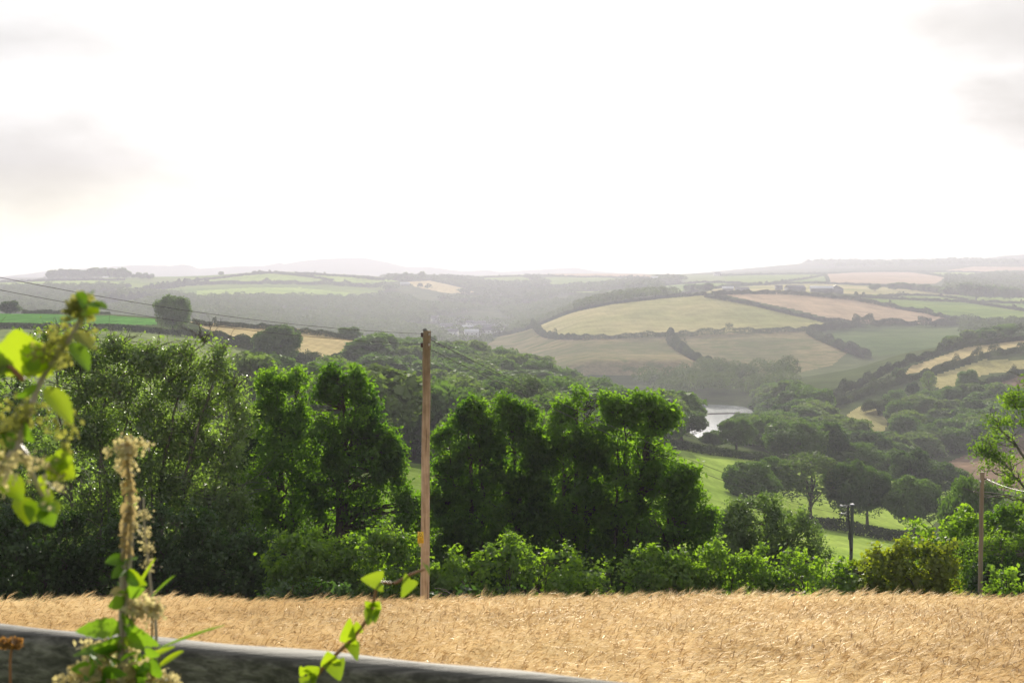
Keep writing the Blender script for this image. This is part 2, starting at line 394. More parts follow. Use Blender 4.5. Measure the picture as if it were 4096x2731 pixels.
def terr_z(X, Y):
    X = np.asarray(X, float); Y = np.asarray(Y, float)
    a = X / Y
    ia = np.clip(np.searchsorted(AG, a) - 1, 0, len(AG) - 2); fa = np.clip((a - AG[ia]) / (AG[ia + 1] - AG[ia]), 0, 1)
    l = np.log(Y); il = np.clip(((l - LG[0]) / (LG[1] - LG[0])).astype(int), 0, len(LG) - 2); fl = np.clip((l - LG[il]) / (LG[1] - LG[0]), 0, 1)
    z = (ZG[ia, il] * (1 - fl) + ZG[ia, il + 1] * fl) * (1 - fa) + (ZG[ia + 1, il] * (1 - fl) + ZG[ia + 1, il + 1] * fl) * fa
    return z
def barley_top(Y):
    Y = np.asarray(Y, float)
    return np.where(Y < 22, -1.798 - .156 * Y, -5.23 - .156 * (Y - 22) - .011 * (Y - 22) ** 2)
def near_z(X, Y):
    return barley_top(Y) - .78 + np.asarray(X) * .004
def ground(X, Y):
    X = np.asarray(X, float); Y = np.asarray(Y, float)
    t = np.clip((Y - 34) / 14, 0, 1); t = t * t * (3 - 2 * t)
    zn = near_z(X, np.minimum(Y, 50)); zf = terr_z(X, np.maximum(Y, 40.001))
    return zn * (1 - t) + zf * t
def hit(px, py, dmin, dmax, crest=True):
    """where the ray through (px,py) meets the land between two depths"""
    a = a_of(px, py); s = slope_of(py)
    D = np.geomspace(dmin, dmax, 500)
    g = ground(a * D, D) / D
    idx = np.nonzero(g >= s)[0]
    d = D[idx[0]] if len(idx) else D[np.argmax(g)]
    z = float(ground(a * d, d))
    return Vector((a * d, d, z))

# grid extended towards the viewer
DN = np.concatenate([np.linspace(3.0, 39, 73), DG[DG > 40]])
GX = AG[:, None] * DN[None, :]; GY = np.broadcast_to(DN[None, :], GX.shape).copy()
GZ = ground(GX, GY)
NA, ND = GX.shape
# ------------------------------------------------------------ fields on the land
def in_poly(px, py, poly):
    n = len(poly); r = np.zeros(px.shape, bool); j = n - 1
    for i in range(n):
        xi, yi = poly[i]; xj, yj = poly[j]
        c = ((yi > py) != (yj > py)) & (px < (xj - xi) * (py - yi) / ((yj - yi) or 1e-9) + xi)
        r ^= c; j = i
    return r
M = {}
M['pasture_bright'] = field_mat('pasture_bright', (.22, .32, .055), (.29, .38, .08), s1=.02, s2=.12, s3=1.3, streak=.10, ang=1.2)
M['green'] = field_mat('field_green', (.13, .20, .04), (.19, .25, .055), s1=.006, s2=.05)
M['crop_green'] = field_mat('crop_green', (.07, .20, .03), (.09, .25, .04), s1=.01, s2=.1, streak=.12, ang=.6)
M['dull_green'] = field_mat('field_dull_green', (.07, .11, .035), (.11, .15, .05), s1=.006, s2=.05)
M['pale_green'] = field_mat('field_pale_green', (.15, .20, .075), (.21, .25, .10), s1=.01, s2=.06)
M['tan'] = field_mat('field_tan', (.40, .32, .165), (.47, .39, .21), s1=.006, s2=.07, streak=.10, ang=.9)
M['pink'] = field_mat('field_pink', (.34, .25, .165), (.40, .30, .20), s1=.004, s2=.04, streak=.07, ang=1.0)
M['tan_green'] = field_mat('field_tan_green', (.25, .255, .095), (.42, .36, .175), s1=.005, s2=.05, streak=.05, ang=1.3, bump=.25)
M['rough'] = field_mat('rough_pasture', (.14, .14, .065), (.25, .21, .11), c3=(.11, .13, .045), s1=.012, s2=.09, s3=.35, bump=.9)
M['brown'] = field_mat('field_brown', (.17, .12, .08), (.23, .16, .11), s1=.01, s2=.08, streak=.10, ang=.5)
M['hillside'] = field_mat('hillside_grass', (.06, .085, .03), (.10, .12, .05), s1=.006, s2=.06)
M['straw_ground'] = field_mat('straw_ground', (.34, .22, .09), (.46, .31, .13), s1=.2, s2=2.0, s3=12)
# each: name, material, depth range, polygon in rows/columns of the photograph
FIELDS = [
 ('crop_field','crop_green',(400,620),[(-600,1245),(0,1252),(440,1262),(620,1275),(628,1299),(300,1297),(0,1290),(-600,1290)]),
 ('pasture','pale_green',(230,520),[(-600,1290),(0,1303),(620,1316),(800,1352),(1010,1420),(1010,1470),(700,1560),(0,1600),(-600,1600)]),
 ('stubble_field','tan',(330,640),[(758,1286),(1000,1298),(1200,1314),(1440,1340),(1440,1352),(1400,1410),(1260,1440),(1180,1400),(1000,1365),(860,1330)]),
 ('pasture','pasture_bright',(95,420),[(2560,1785),(2665,1788),(2900,1808),(3060,1828),(3300,1860),(3600,1905),(3860,1975),(3830,2020),(3740,2090),(3640,2190),(3500,2300),(3300,2300),(2900,2300),(2500,2200),(2500,1900)]),
 ('pasture','green',(70,200),[(1500,1820),(1760,1820),(1760,2060),(1500,2060)]),
 ('stubble_field','pink',(1150,1650),[(2867,1171),(3109,1169),(3395,1191),(3618,1230),(3850,1283),(3681,1296),(3459,1295),(3363,1284),(3172,1236),(2982,1198)]),
 ('hill_pasture','tan_green',(1050,1560),[(2105,1300),(2252,1257),(2431,1218),(2700,1186),(2822,1180),(3007,1213),(3140,1245),(3331,1302),(3236,1316),(3032,1325),(2600,1338),(2460,1344),(2324,1350),(2193,1343)]),
 ('rough_pasture','rough',(820,1500),[(1940,1385),(1990,1350),(2105,1300),(2193,1343),(2324,1350),(2600,1338),(3032,1325),(3236,1316),(3400,1400),(3330,1460),(3200,1490),(2950,1500),(2850,1480),(2620,1510),(2400,1500),(2200,1480),(2060,1440)]),
 ('hill_pasture','dull_green',(900,1500),[(3236,1316),(3400,1300),(3850,1285),(3850,1380),(3700,1410),(3400,1430),(3340,1380)]),
 ('hill_pasture','green',(1200,2000),[(3430,1188),(3600,1194),(3870,1205),(4096,1241),(4700,1290),(4700,1330),(4096,1300),(3940,1292),(3850,1283),(3618,1230)]),
 ('hill_pasture','pasture_bright',(1500,2600),[(3915,1188),(4200,1192),(4700,1200),(4700,1212),(4096,1207),(3905,1204)]),
 ('hill_pasture','green',(1500,2400),[(3905,1204),(4700,1212),(4700,1290),(4096,1241),(3870,1207)]),
 ('hill_pasture','green',(1500,2600),[(3490,1177),(3898,1182),(3905,1203),(3872,1202),(3500,1186)]),
 ('hill_pasture','tan_green',(1500,2600),[(2820,1172),(2850,1156),(3080,1138),(3320,1133),(3560,1144),(3700,1160),(3900,1182),(3500,1177),(3200,1170)]),
 ('hill_pasture','green',(1900,3300),[(2640,1134),(2760,1126),(2918,1129),(2880,1145),(2820,1157),(2650,1160)]),
 ('stubble_field','pink',(2000,3600),[(3305,1095),(3400,1088),(3630,1087),(3790,1111),(3740,1135),(3586,1135),(3325,1133)]),
 ('hill_pasture','pasture_bright',(2000,3800),[(3665,1084),(4012,1091),(3930,1108),(3866,1115),(3790,1111)]),
 ('hill_pasture','green',(1900,3800),[(2886,1101),(3293,1093),(3325,1132),(3058,1136),(2915,1130)]),
 ('hill_pasture','pale_green',(1900,3800),[(2600,1099),(2886,1099),(2915,1128),(2760,1126),(2640,1112)]),
 ('stubble_field','pink',(3000,4700),[(3783,1082),(3891,1067),(4700,1066),(4700,1093),(4096,1092),(3900,1089)]),
 ('stubble_field','tan',(2000,2900),[(1633,1126),(1720,1122),(1836,1148),(1907,1168),(1794,1174),(1657,1146)]),
 ('hill_pasture','green',(2400,3800),[(1700,1112),(1860,1106),(2104,1098),(2120,1122),(1900,1122)]),
 ('stubble_field','pink',(2400,3900),[(2121,1098),(2431,1091),(2610,1099),(2600,1110),(2312,1107)]),
 ('hill_pasture','green',(2000,3900),[(2150,1108),(2312,1107),(2510,1110),(2520,1126),(2348,1138),(2193,1136)]),
 ('hill_pasture','green',(1900,3300),[(2520,1112),(2620,1112),(2640,1134),(2540,1132)]),
 ('hill_pasture','pasture_bright',(1900,3300),[(2180,1168),(2650,1160),(2640,1148),(2700,1142),(2750,1150),(2720,1166),(2600,1172)] ),
 ('hill_pasture','pasture_bright',(2000,2900),[(744,1124),(1012,1094),(1167,1097),(1200,1092),(1310,1098),(1500,1108),(1600,1126),(1430,1130),(1202,1122),(893,1128)]),
 ('hill_pasture','green',(1700,2700),[(430,1175),(560,1152),(700,1134),(780,1136),(720,1160),(690,1176),(560,1180)]),
 ('hill_pasture','pasture_bright',(1700,2700),[(786,1163),(1012,1150),(1200,1150),(1400,1172),(1430,1192),(1300,1190),(1012,1192),(790,1204)]),
 ('hill_pasture','pasture_bright',(1900,2900),[(-600,1130),(0,1128),(298,1120),(420,1122),(520,1140),(400,1152),(298,1160),(0,1146),(-600,1146)]),
 ('hill_pasture','pale_green',(1900,2900),[(560,1120),(700,1112),(760,1112),(700,1128),(560,1132)]),
 ('hill_pasture','dull_green',(1200,2400),[(200,1262),(357,1222),(536,1190),(600,1186),(620,1210),(470,1245),(420,1262)]),
 ('hill_pasture','pale_green',(520,900),[(3270,1590),(3427,1521),(3554,1474),(3630,1448),(3760,1398),(3770,1410),(3640,1466),(3540,1508),(3363,1578),(3300,1600)]),
 ('stubble_field','tan',(520,900),[(3618,1500),(3640,1466),(3777,1420),(3872,1386),(4063,1362),(4700,1340),(4700,1372),(4096,1385),(3968,1402),(3732,1474)]),
 ('hill_pasture','tan_green',(480,900),[(3730,1540),(3739,1502),(3936,1438),(4096,1440),(4700,1440),(4700,1490),(4096,1482),(3936,1497),(3850,1545),(3780,1560)]),
 ('hill_pasture','brown',(450,900),[(3880,1550),(4096,1492),(4700,1490),(4700,1590),(4096,1585),(3900,1585)]),
 ('hill_pasture','tan_green',(420,760),[(3385,1660),(3440,1622),(3530,1605),(3560,1660),(3530,1745),(3470,1720)]),
 ('hill_pasture','green',(1850,2950),[(-600,1095),(740,1095),(1012,1080),(1200,1080),(1500,1100),(1560,1150),(1450,1200),(1000,1196),(760,1200),(420,1150),(-600,1175)]),
 ('ploughed_field','brown',(330,560),[(3740,1890),(3783,1851),(3936,1790),(4096,1730),(4700,1700),(4700,1960),(4000,1960),(3850,1930)]),
]
fa_x = (GX[:-1, :-1] + GX[1:, 1:]) / 2; fa_y = (GY[:-1, :-1] + GY[1:, 1:]) / 2; fa_z = (GZ[:-1, :-1] + GZ[1:, 1:]) / 2
FPXX, FPYY = project(fa_x, fa_y, fa_z)
OWNER = np.full(fa_x.shape, -1, np.int32)
OWNER[fa_y < 34.5] = 1000
for k, (nm, mt, (d0, d1), poly) in enumerate(FIELDS):
    m = in_poly(FPXX, FPYY, poly) & (fa_y > d0) & (fa_y < d1) & (OWNER < 0)
    OWNER[m] = k
VID = np.arange(NA * ND).reshape(NA, ND)
ALLV = np.stack([GX, GY, GZ], -1).reshape(-1, 3)
QUADS = np.stack([VID[:-1, :-1], VID[1:, :-1], VID[1:, 1:], VID[:-1, 1:]], -1)
def sheet(name, mask, mat):
    q = QUADS[mask]
    if len(q) == 0: print('EMPTY FIELD', name, mat.name); return None
    u, inv = np.unique(q.ravel(), return_inverse=True)
    o = link(name, mesh_from(name, ALLV[u], [inv.reshape(-1, 4)]), [mat], smooth=True)
    return tag(o, kind='structure')
sheet('hillside', OWNER == -1, M['hillside'])
sheet('barley_ground', OWNER == 1000, M['straw_ground'])
for k, (nm, mt, dr, poly) in enumerate(FIELDS): sheet(nm, OWNER == k, M[mt])

# bank the viewer stands on, and land to the sides and behind
gb = MB()
xs = np.linspace(-60, 60, 41); ys = np.linspace(-50, 46, 49)
XX, YY = np.meshgrid(xs, ys, indexing='ij'); ZZ = np.where(YY > 3, near_z(XX, np.maximum(YY, 0)) - .10 - np.clip((YY - 3) * .02, 0, 1.2), near_z(XX, np.maximum(YY, 0)) - .10 + np.clip(-(YY - 1.2), 0, 3) * .2)
vi = np.arange(XX.size).reshape(XX.shape)
gb.add(np.stack([XX, YY, ZZ], -1).reshape(-1, 3), np.stack([vi[:-1, :-1], vi[1:, :-1], vi[1:, 1:], vi[:-1, 1:]], -1).reshape(-1, 4))
tag(gb.build('ground', M['dull_green'], smooth=True), kind='structure')

# water of the creek
m, nt = new_mat('water')
o_ = N(nt, 'ShaderNodeOutputMaterial'); b_ = N(nt, 'ShaderNodeBsdfPrincipled')
b_.inputs['Base Color'].default_value = (.10, .13, .15, 1); b_.inputs['Roughness'].default_value = .18; b_.inputs['IOR'].default_value = 1.33
g_ = N(nt, 'ShaderNodeNewGeometry'); mp_ = N(nt, 'ShaderNodeMapping'); mp_.inputs['Scale'].default_value = (1, .35, 1)
nt.links.new(g_.outputs['Position'], mp_.inputs[0])
bp_ = N(nt, 'ShaderNodeBump'); bp_.inputs['Strength'].default_value = .5; bp_.inputs['Distance'].default_value = .25
nt.links.new(noise(nt, .55, 4, .6, mp_.outputs[0]), bp_.inputs['Height']); nt.links.new(bp_.outputs[0], b_.inputs['Normal'])
nt.links.new(b_.outputs[0], o_.inputs[0]); M['water'] = m
wv = np.array([[20, 560, -68], [150, 560, -68], [170, 800, -68], [20, 800, -68]], float)
wb = MB(); wb.add(wv, [[0, 1, 2, 3]])
tag(wb.build('water', M['water']), kind='structure')
sb_ = MB(); xx = np.linspace(78, 118, 25); top = -67.75 + .12 * np.sin(np.linspace(0, np.pi, 25))
yy0 = 694 + 3 * np.sin(xx * .13); w_ = 2.4 + 1.5 * vnoise(xx / 4, xx * 0, 9)
sv = np.concatenate([np.stack([xx, yy0 - w_, xx * 0 - 68.1], 1), np.stack([xx, yy0, top + .1], 1), np.stack([xx, yy0 + w_, xx * 0 - 68.1], 1)])
i_ = np.arange(24)
sb_.add(sv, np.concatenate([np.stack([i_, i_ + 1, i_ + 26, i_ + 25], 1), np.stack([i_ + 25, i_ + 26, i_ + 51, i_ + 50], 1)]))
tag(sb_.build('mudbank', plain_mat('mud', (.04, .036, .03), (.06, .055, .045), 2, 1.0, spec=0)), kind='structure')
# ------------------------------------------------------------ foliage builders
def unit(n):
    v = rng.normal(size=(n, 3)); return v / np.linalg.norm(v, axis=1)[:, None]
def cards(C, Nn, size, aspect=.5, fold=.18, jitter=.0):
    """one small folded leaf (or spray of leaves) at every centre, facing Nn"""
    n = len(C)
    r = unit(n); U = np.cross(Nn, r); U /= np.linalg.norm(U, axis=1)[:, None] + 1e-9
    W = np.cross(Nn, U)
    s = np.broadcast_to(np.asarray(size, float), (n,)) * rng.uniform(.65, 1.25, n)
    L = U * s[:, None]; B = W * (s * aspect)[:, None]; up = Nn * (s * fold)[:, None]
    k = rng.uniform(-.25, .25, n)[:, None]
    V = np.stack([C - L, C + B + up + L * k, C + L, C - B + up + L * k], 1).reshape(-1, 3)
    F = (np.arange(n)[:, None] * 4 + np.arange(4)[None, :])
    return V, F
def lobe_points(lobes, n, shell=.78, spread=.22, flat=.0):
    """random points near the skin of a set of ellipsoids, with outward directions"""
    L = np.array(lobes, float)
    w = (L[:, 3] * L[:, 4] + L[:, 3] * L[:, 5] + L[:, 4] * L[:, 5]); w /= w.sum()
    k = rng.choice(len(L), n, p=w)
    d = unit(n)
    r = shell + spread * rng.random(n) ** .7
    p = L[k, :3] + d * L[k, 3:6] * r[:, None]
    nrm = d / L[k, 3:6]; nrm /= np.linalg.norm(nrm, axis=1)[:, None]
    return p, nrm, k
def depth_in(lobes, p):
    L = np.array(lobes, float)
    q = ((p[:, None, :] - L[None, :, :3]) / L[None, :, 3:6]); return np.sqrt((q ** 2).sum(-1)).min(1)
def crown_mesh(name, lobes, n, size, shell=.78, spread=.24, rnd=.6, inner=.15, inner_size=2.2, gaps=.35, aspect=.6, gscale=1.6, droop=0):
    p, nr, k = lobe_points(lobes, int(n * 1.5), shell, spread)
    dd = depth_in(lobes, p); p, nr = p[dd > .62], nr[dd > .62]
    g = vnoise(p[:, 0] / gscale + 9, p[:, 2] / gscale + p[:, 1] / gscale * .7, 5) + .5
    keep = rng.random(len(p)) < np.clip((g - gaps) * 3.2 + .55, .12, 1)
    p, nr = p[keep][:n], nr[keep][:n]
    p = p + nr * (vnoise(p[:, 0] / gscale * 1.7, p[:, 2] / gscale * 1.7 + p[:, 1], 8))[:, None] * gscale * .45
    Nn = nr * (1 - rnd) + unit(len(p)) * rnd; Nn /= np.linalg.norm(Nn, axis=1)[:, None]
    V, F = cards(p, Nn, size, aspect)
    if inner:
        q, n2, _ = lobe_points(lobes, int(n * inner), .35, .4)
        V2, F2 = cards(q, unit(len(q)), size * inner_size, .8)
        V, F = np.vstack([V, V2]), np.vstack([F, F2 + len(V)])
    return mesh_from(name, V, [F])
def limb_path(a, b, sag=.15, n=5, wob=.05):
    a = np.array(a, float); b = np.array(b, float); t = np.linspace(0, 1, n)[:, None]
    L = np.linalg.norm(b - a)
    mid = a * (1 - t) + b * t
    mid[:, 2] += np.sin(t[:, 0] * np.pi) * sag * L * .0
    # leave the trunk steeply, then bend outwards
    ctrl = a + np.array([(b - a)[0] * .3, (b - a)[1] * .3, (b - a)[2] * .62])
    pts = (1 - t) ** 2 * a + 2 * t * (1 - t) * ctrl + t * t * b
    pts[1:-1] += rng.normal(size=(n - 2, 3)) * wob * L * .5
    return pts

# the library of trees for the middle distance; each crown is a cloud of leaf sprays on irregular lobes
def round_lobes(w, h, base, n=9, seed=0, flat=.8):
    r = np.random.default_rng(seed); H = h - base; c = base + H * .50
    L = [(0, 0, c, w * .42, w * .42, H * .46)]
    for i in range(n * 2):
        th = i * 2.4 + r.uniform(-.4, .4); el = r.uniform(-.45, 1.2); q = r.uniform(.78, .95)
        s = w * r.uniform(.10, .19)
        L.append((math.cos(th) * math.cos(el) * w * .40 * q, math.sin(th) * math.cos(el) * w * .40 * q, c + math.sin(el) * H * .44 * q, s, s, s * .8))
    return L
def trunk_mesh(name, h, r0, lobes, n=6, lean=0, sides=7):
    m = MB(); top = min(h * .75, max(l[2] for l in lobes))
    pts = np.array([[lean * t * h * .2 + rng.normal() * .02 * h * t, rng.normal() * .02 * h * t, t * top - .6 * (t == 0)] for t in np.linspace(0, 1, 6)])
    m.tube(pts, np.linspace(r0, r0 * .25, 6) * np.array([1.35, 1, 1, 1, 1, 1]), sides)
    for l in lobes[1:1 + n]:
        k = int(rng.integers(1, 4)); m.tube(limb_path(pts[k], l[:3], n=5), np.linspace(r0 * .45, r0 * .1, 5), 4, cap=False)
    return m.mesh(name)

M['bark'] = plain_mat('bark', (.045, .035, .025), (.13, .11, .085), 3, .9, .4, (1, 1, .3))
M['bark_grey'] = plain_mat('bark_grey', (.12, .105, .085), (.26, .24, .20), 6, .85, .4, (1, 1, .3))
M['leaf_wood'] = leaf_mat('leaf_wood', (.026, .058, .018), (.10, .165, .034), tmix=.27, gloss=.03, patch=.05, fine=.5, spread=.7)
M['leaf_pale'] = leaf_mat('leaf_pale', (.05, .085, .028), (.13, .18, .05), tmix=.32, gloss=.03, patch=.05, fine=.6, spread=.4)
M['leaf_oak'] = leaf_mat('leaf_oak', (.030, .065, .020), (.10, .165, .032), tmix=.27, gloss=.04, patch=.08, fine=.8, spread=.4)
M['leaf_far'] = leaf_mat('leaf_far', (.035, .055, .02), (.08, .11, .032), tmix=.28, gloss=.02, patch=.012, fine=.09, spread=.3)

def dims(me):
    c = np.empty(len(me.vertices) * 3, np.float32); me.vertices.foreach_get('co', c); c = c.reshape(-1, 3)
    q = np.percentile(c, [.7, 99.3], axis=0); return (q[1][0] - q[0][0], q[1][1] - q[0][1], q[1][2])
WOODS = []
for i, (w, h, base, nl, fl) in enumerate([(12, 11, 2, 9, .8), (10, 12, 2, 8, .9), (14, 11, 1.5, 11, .75), (9, 9, 1, 7, .85), (7, 12, 1, 8, 1.1), (12, 9, .5, 10, .7)]):
    lob = round_lobes(w, h, base, nl, 40 + i, fl)
    me = crown_mesh('woodland_tree', lob, 3000, .40, rnd=.5, inner=.25, gaps=.3, gscale=1.9)
    me.materials.append(M['leaf_wood'] if i % 3 else M['leaf_pale'])
    b = dims(me); WOODS.append((me, (b[0] + b[1]) / 2, b[2]))
OAKS = []
for i, (w, h, base, nl, fl) in enumerate([(13, 12, 1.5, 12, .8), (11, 11, 1.3, 11, .8), (15, 12, 1.5, 13, .75), (12, 10.5, .9, 11, .8), (13, 11, .1, 10, .8), (11, 9, .1, 9, .8)]):
    lob = round_lobes(w, h, base, nl, 70 + i, fl)
    cm = crown_mesh('crown', lob, 7500, .26, rnd=.5, inner=.22, gaps=.36, gscale=1.5); cm.materials.append(M['leaf_oak'])
    tm = trunk_mesh('trunk', h, .38, lob); tm.materials.append(M['bark'])
    b = dims(cm); OAKS.append((cm, tm, (b[0] + b[1]) / 2, b[2]))
TALL = []
for i in range(2):
    lob = round_lobes(9, 14, 2.5, 10, 90 + i, 1.2)
    cm = crown_mesh('crown', lob, 5000, .26, rnd=.7, inner=.05, gaps=.5, gscale=1.3, aspect=.4); cm.materials.append(M['leaf_pale'])
    tm = trunk_mesh('trunk', 14, .3, lob, 9); tm.materials.append(M['bark'])
    b = dims(cm); TALL.append((cm, tm, (b[0] + b[1]) / 2, b[2]))

def wood_tree(loc, w, h, label, group, name='woodland_tree', k=None, mat=None):
    k = int(rng.integers(0, len(WOODS))) if k is None else k
    me, mw, mh = WOODS[k]
    o = link(name, me, (), None, loc); s = w / mw
    o.scale = (s, s, h / mh); o.rotation_euler = (0, 0, rng.uniform(0, 6.28))
    return tag(o, label, 'tree', group)
def part_tree(loc, w, h, label, lib=None, k=0, name='oak_tree', group=None, rz=None, mat=None):
    cm, tm, mw, mh = (lib or OAKS)[k % len(lib or OAKS)]
    t = thing(name, label, 'tree', loc, group, rng.uniform(0, 6.28) if rz is None else rz)
    t.scale = (w / mw, w / mw, h / mh)
    link('crown', cm, (), t); link('trunk', tm, (), t)
    return t
def tree_at(px, pybase, wpx, hpx, dr, label, lib=None, k=0, name='oak_tree', group=None, sink=.3):
    p = hit(px, pybase, *dr); s = p.y / FPX
    p.z -= sink
    return part_tree(p, wpx * s, hpx * s + sink, label, lib, k, name, group)
def ground_px(px, d):
    a = (px - 2048) / FPX; return Vector((a * d, d, float(ground(a * d, d))))
def tree_d(px, ytop, wpx, d, label, lib=None, k=0, name='oak_tree', group=None):
    """tree at depth d whose top stands at row ytop"""
    p = ground_px(px, d); h = slope_of(ytop) * d - p.z
    return part_tree(p, wpx * d / FPX, max(h, 3), label, lib, k, name, group)

# ------------------------------------------------------------ woods of the middle distance: every tree an object
def owner_at(px, py):
    return None
TREE_XY = []
KINDW = ['pale domed', 'dark round', 'wide dark', 'small pale', 'narrow dark', 'low spreading']
def def_where(names, xs, ys):
    def f(px, py):
        i = int(np.searchsorted(xs, px)); j = int(np.searchsorted(ys(px) if callable(ys) else ys, py))
        return names[1][j] + ' ' + names[0][i]
    return f
def scatter_wood(poly, dr, spacing, wr, hr, label, group, seed, maxn=400, where=None, density=1.0, avoid_fields=True):
    r = np.random.default_rng(seed); cnt = 0
    xs_ = [q[0] for q in poly]
    a0, a1 = (min(xs_) - 2048) / FPX, (max(xs_) - 2048) / FPX
    tries = 0; area = (a1 - a0) * (dr[1] ** 2 - dr[0] ** 2) / 2
    n = int(area / spacing ** 2 * 5)
    for _ in range(n):
        d = math.sqrt(r.uniform(dr[0] ** 2, dr[1] ** 2)); a = r.uniform(a0, a1)
        X, Y = a * d, d; z = float(ground(X, Y))
        px, py = project(X, Y, z)
        if not in_poly(np.array([px]), np.array([py]), poly)[0]: continue
        sp = spacing * r.uniform(.8, 1.25)
        if any((X - u) ** 2 + (Y - v) ** 2 < sp * sp for u, v in TREE_XY): continue
        if r.random() > density: continue
        if avoid_fields:
            ia = np.clip(np.searchsorted(AG, a) - 1, 0, NA - 2); idd = np.clip(np.searchsorted(DN, d) - 1, 0, ND - 2)
            if OWNER[ia, idd] != -1: continue
        if z < -67.4: continue
        TREE_XY.append((X, Y))
        w = r.uniform(*wr); h = r.uniform(*hr); k = int(r.integers(0, len(WOODS)))
        lab = KINDW[k] + ' ' + label + ', ' + where(px, py)
        wood_tree(Vector((X, Y, z - .5)), w, h, lab, group, k=k); cnt += 1
        if cnt >= maxn: break
    print('wood', group, cnt)
    return cnt

scatter_wood([(960,1640),(1180,1620),(1380,1580),(1470,1500),(1560,1445),(1900,1480),(2100,1530),(2300,1590),(2650,1680),(2720,1790),(2560,1800),(2400,1840),(2250,1880),(1900,1930),(1550,1880),(1250,1740),(1000,1720)],
             (170, 600), 12.6, (12, 17), (9, 12.5), 'tree on the wooded slope', 'trees of the wooded slope behind the near pole', 11, 155,
             def_where((['left of the near pole', 'right of the near pole', 'beyond the tall airy tree', 'just left of the water'], ['skyline', 'middle', 'front']), [1690, 2090, 2450], lambda x: [1480 + max(0, x - 1900) * .25, 1590 + max(0, x - 1900) * .2]))
scatter_wood([(2980,1800),(2960,1710),(3010,1650),(3080,1600),(3180,1590),(3260,1650),(3330,1720),(3380,1790),(3480,1830),(3560,1830),(3700,1840),(3640,1880),(3400,1860),(3200,1840)],
             (370, 760), 10.5, (10, 15), (7.5, 11), 'tree on the right bank', 'trees of the wood on the right bank', 13, 62,
             def_where((['close to the water', 'above the dark domed tree', 'towards the sunlit clearing'], ['upper', 'middle', 'lower']), [3130, 3340], [1640, 1740]))
scatter_wood([(3580,1720),(3620,1660),(3700,1640),(3780,1630),(3880,1620),(4000,1600),(4200,1600),(4200,1700),(3950,1790),(3780,1860),(3640,1860)],
             (400, 720), 10.5, (10, 15), (7.5, 11), 'tree in the shaded right wood', 'trees in the shaded wood of the right hillside', 14, 45,
             def_where((['below the small clearing', 'below the lone round tree', 'near the brown field'], ['upper', 'middle', 'lower']), [3680, 3900], [1640, 1740]))
scatter_wood([(3700,1355),(3900,1270),(4096,1260),(4250,1250),(4250,1330),(4100,1350),(3980,1370),(3800,1395)],
             (700, 860), 9, (7, 11), (5, 7.5), 'tree topping the right hillside', 'trees along the top of the right hillside', 15, 26,
             def_where((['at the valley end', 'above the tan field', 'beside the frame edge'], ['skyline', 'lower row']), [3880, 4040], [1330]))

# single trees one can point at
P_ = dict
tree_at(692,1335,150,140,(480,600),'big round tree on the spur where the bright green field ends',k=4)
tree_at(40,1262,80,52,(570,640),'small dark tree at the left edge behind the bright green field',k=5)
tree_at(1115,1455,185,150,(340,430),'broad bushy tree in the hedge below the pale stubble field on the left',k=4)
tree_at(1060,1440,110,80,(350,450),'low bushy tree against the left side of the broad hedge tree',k=5)
tree_at(1397,1352,96,46,(520,600),'low dark round tree at the right end of the pale stubble field',k=5)
tree_at(1460,1455,120,80,(440,560),'tree top just under the right tip of the stubble field',k=4)
tree_at(1560,1430,190,80,(440,560),'wide green tree crowning the wooded slope left of the near pole',k=4)
tree_at(1790,1430,110,90,(440,560),'dark tree on the skyline of the wooded slope just right of the near pole top',k=5)
tree_at(1990,1480,140,85,(440,560),'dark spreading tree on the skyline of the wood below the village',k=4)
tree_d(1650,1590,290,215,'very broad dark domed tree behind the middle of the near pole',k=4)
tree_d(2095,1500,200,235,'tall pale airy tree rising above the wood in the centre',TALL,0,'ash_tree')
tree_d(1865,1580,165,235,'pale yellow green bushy tree left of the tall airy tree',TALL,1,'willow_tree')
tree_d(1500,1560,150,250,'round tree in the wood between the two tree tops left of the pole',k=4)
tree_d(1960,1560,110,255,'dark small crowned tree wedged between the pale bushy tree and the tall airy tree',k=5)
tree_d(2730,1635,190,335,'oak standing in front of the left edge of the water',k=0)
tree_d(2950,1675,150,335,'round oak on the hedge bank right of the water',k=1)
tree_d(2860,1725,110,345,'small bushy tree left of the round oak by the water',k=5)
tree_d(3190,1685,265,345,'large dark domed tree above the top corner of the bright field',k=4)
tree_d(3330,1690,130,350,'yellowish crowned tree against the right side of the dark domed tree',k=4)
tree_d(3430,1770,210,350,'dark tree descending from the domed tree towards the valley',k=4)
tree_d(3560,1800,150,360,'round tree in the hollow right of the dark descending tree',k=5)
tree_at(3005,1998,215,150,(235,275),'leftmost and lowest tree of the row standing in the bright field',k=5)
tree_at(3090,2010,180,185,(235,275),'dark round tree second from the left in the bright field row',k=0)
tree_at(3240,2075,260,265,(235,280),'tallest ivy covered tree with a thick trunk in the bright field row',TALL,0,'ivy_tree')
tree_at(3390,2098,190,255,(235,280),'left one of the two wide dark oaks in the bright field row',k=1)
tree_at(3470,2100,190,235,(235,280),'right one of the two wide dark oaks in the bright field row',k=0)
tree_at(3655,2135,215,225,(235,285),'lone dark oak standing apart at the right end of the bright field row',k=1)
tree_d(3900,1915,260,160,'greyish dark bushy tree beyond the hedge left of the right pole',k=4)
tree_d(3760,1850,220,330,'low domed green tree beyond the right end of the bright field',k=4)
tree_d(3650,1800,170,330,'round crowned tree in the valley above the lone oak',k=5)
tree_at(3870,1575,92,95,(560,680),'lone round tree on the sunlit slope of the right hillside',k=0)
tree_at(3715,1590,60,105,(560,690),'narrow upright tree left of the lone round tree on the right hillside',TALL,1,'poplar_tree')
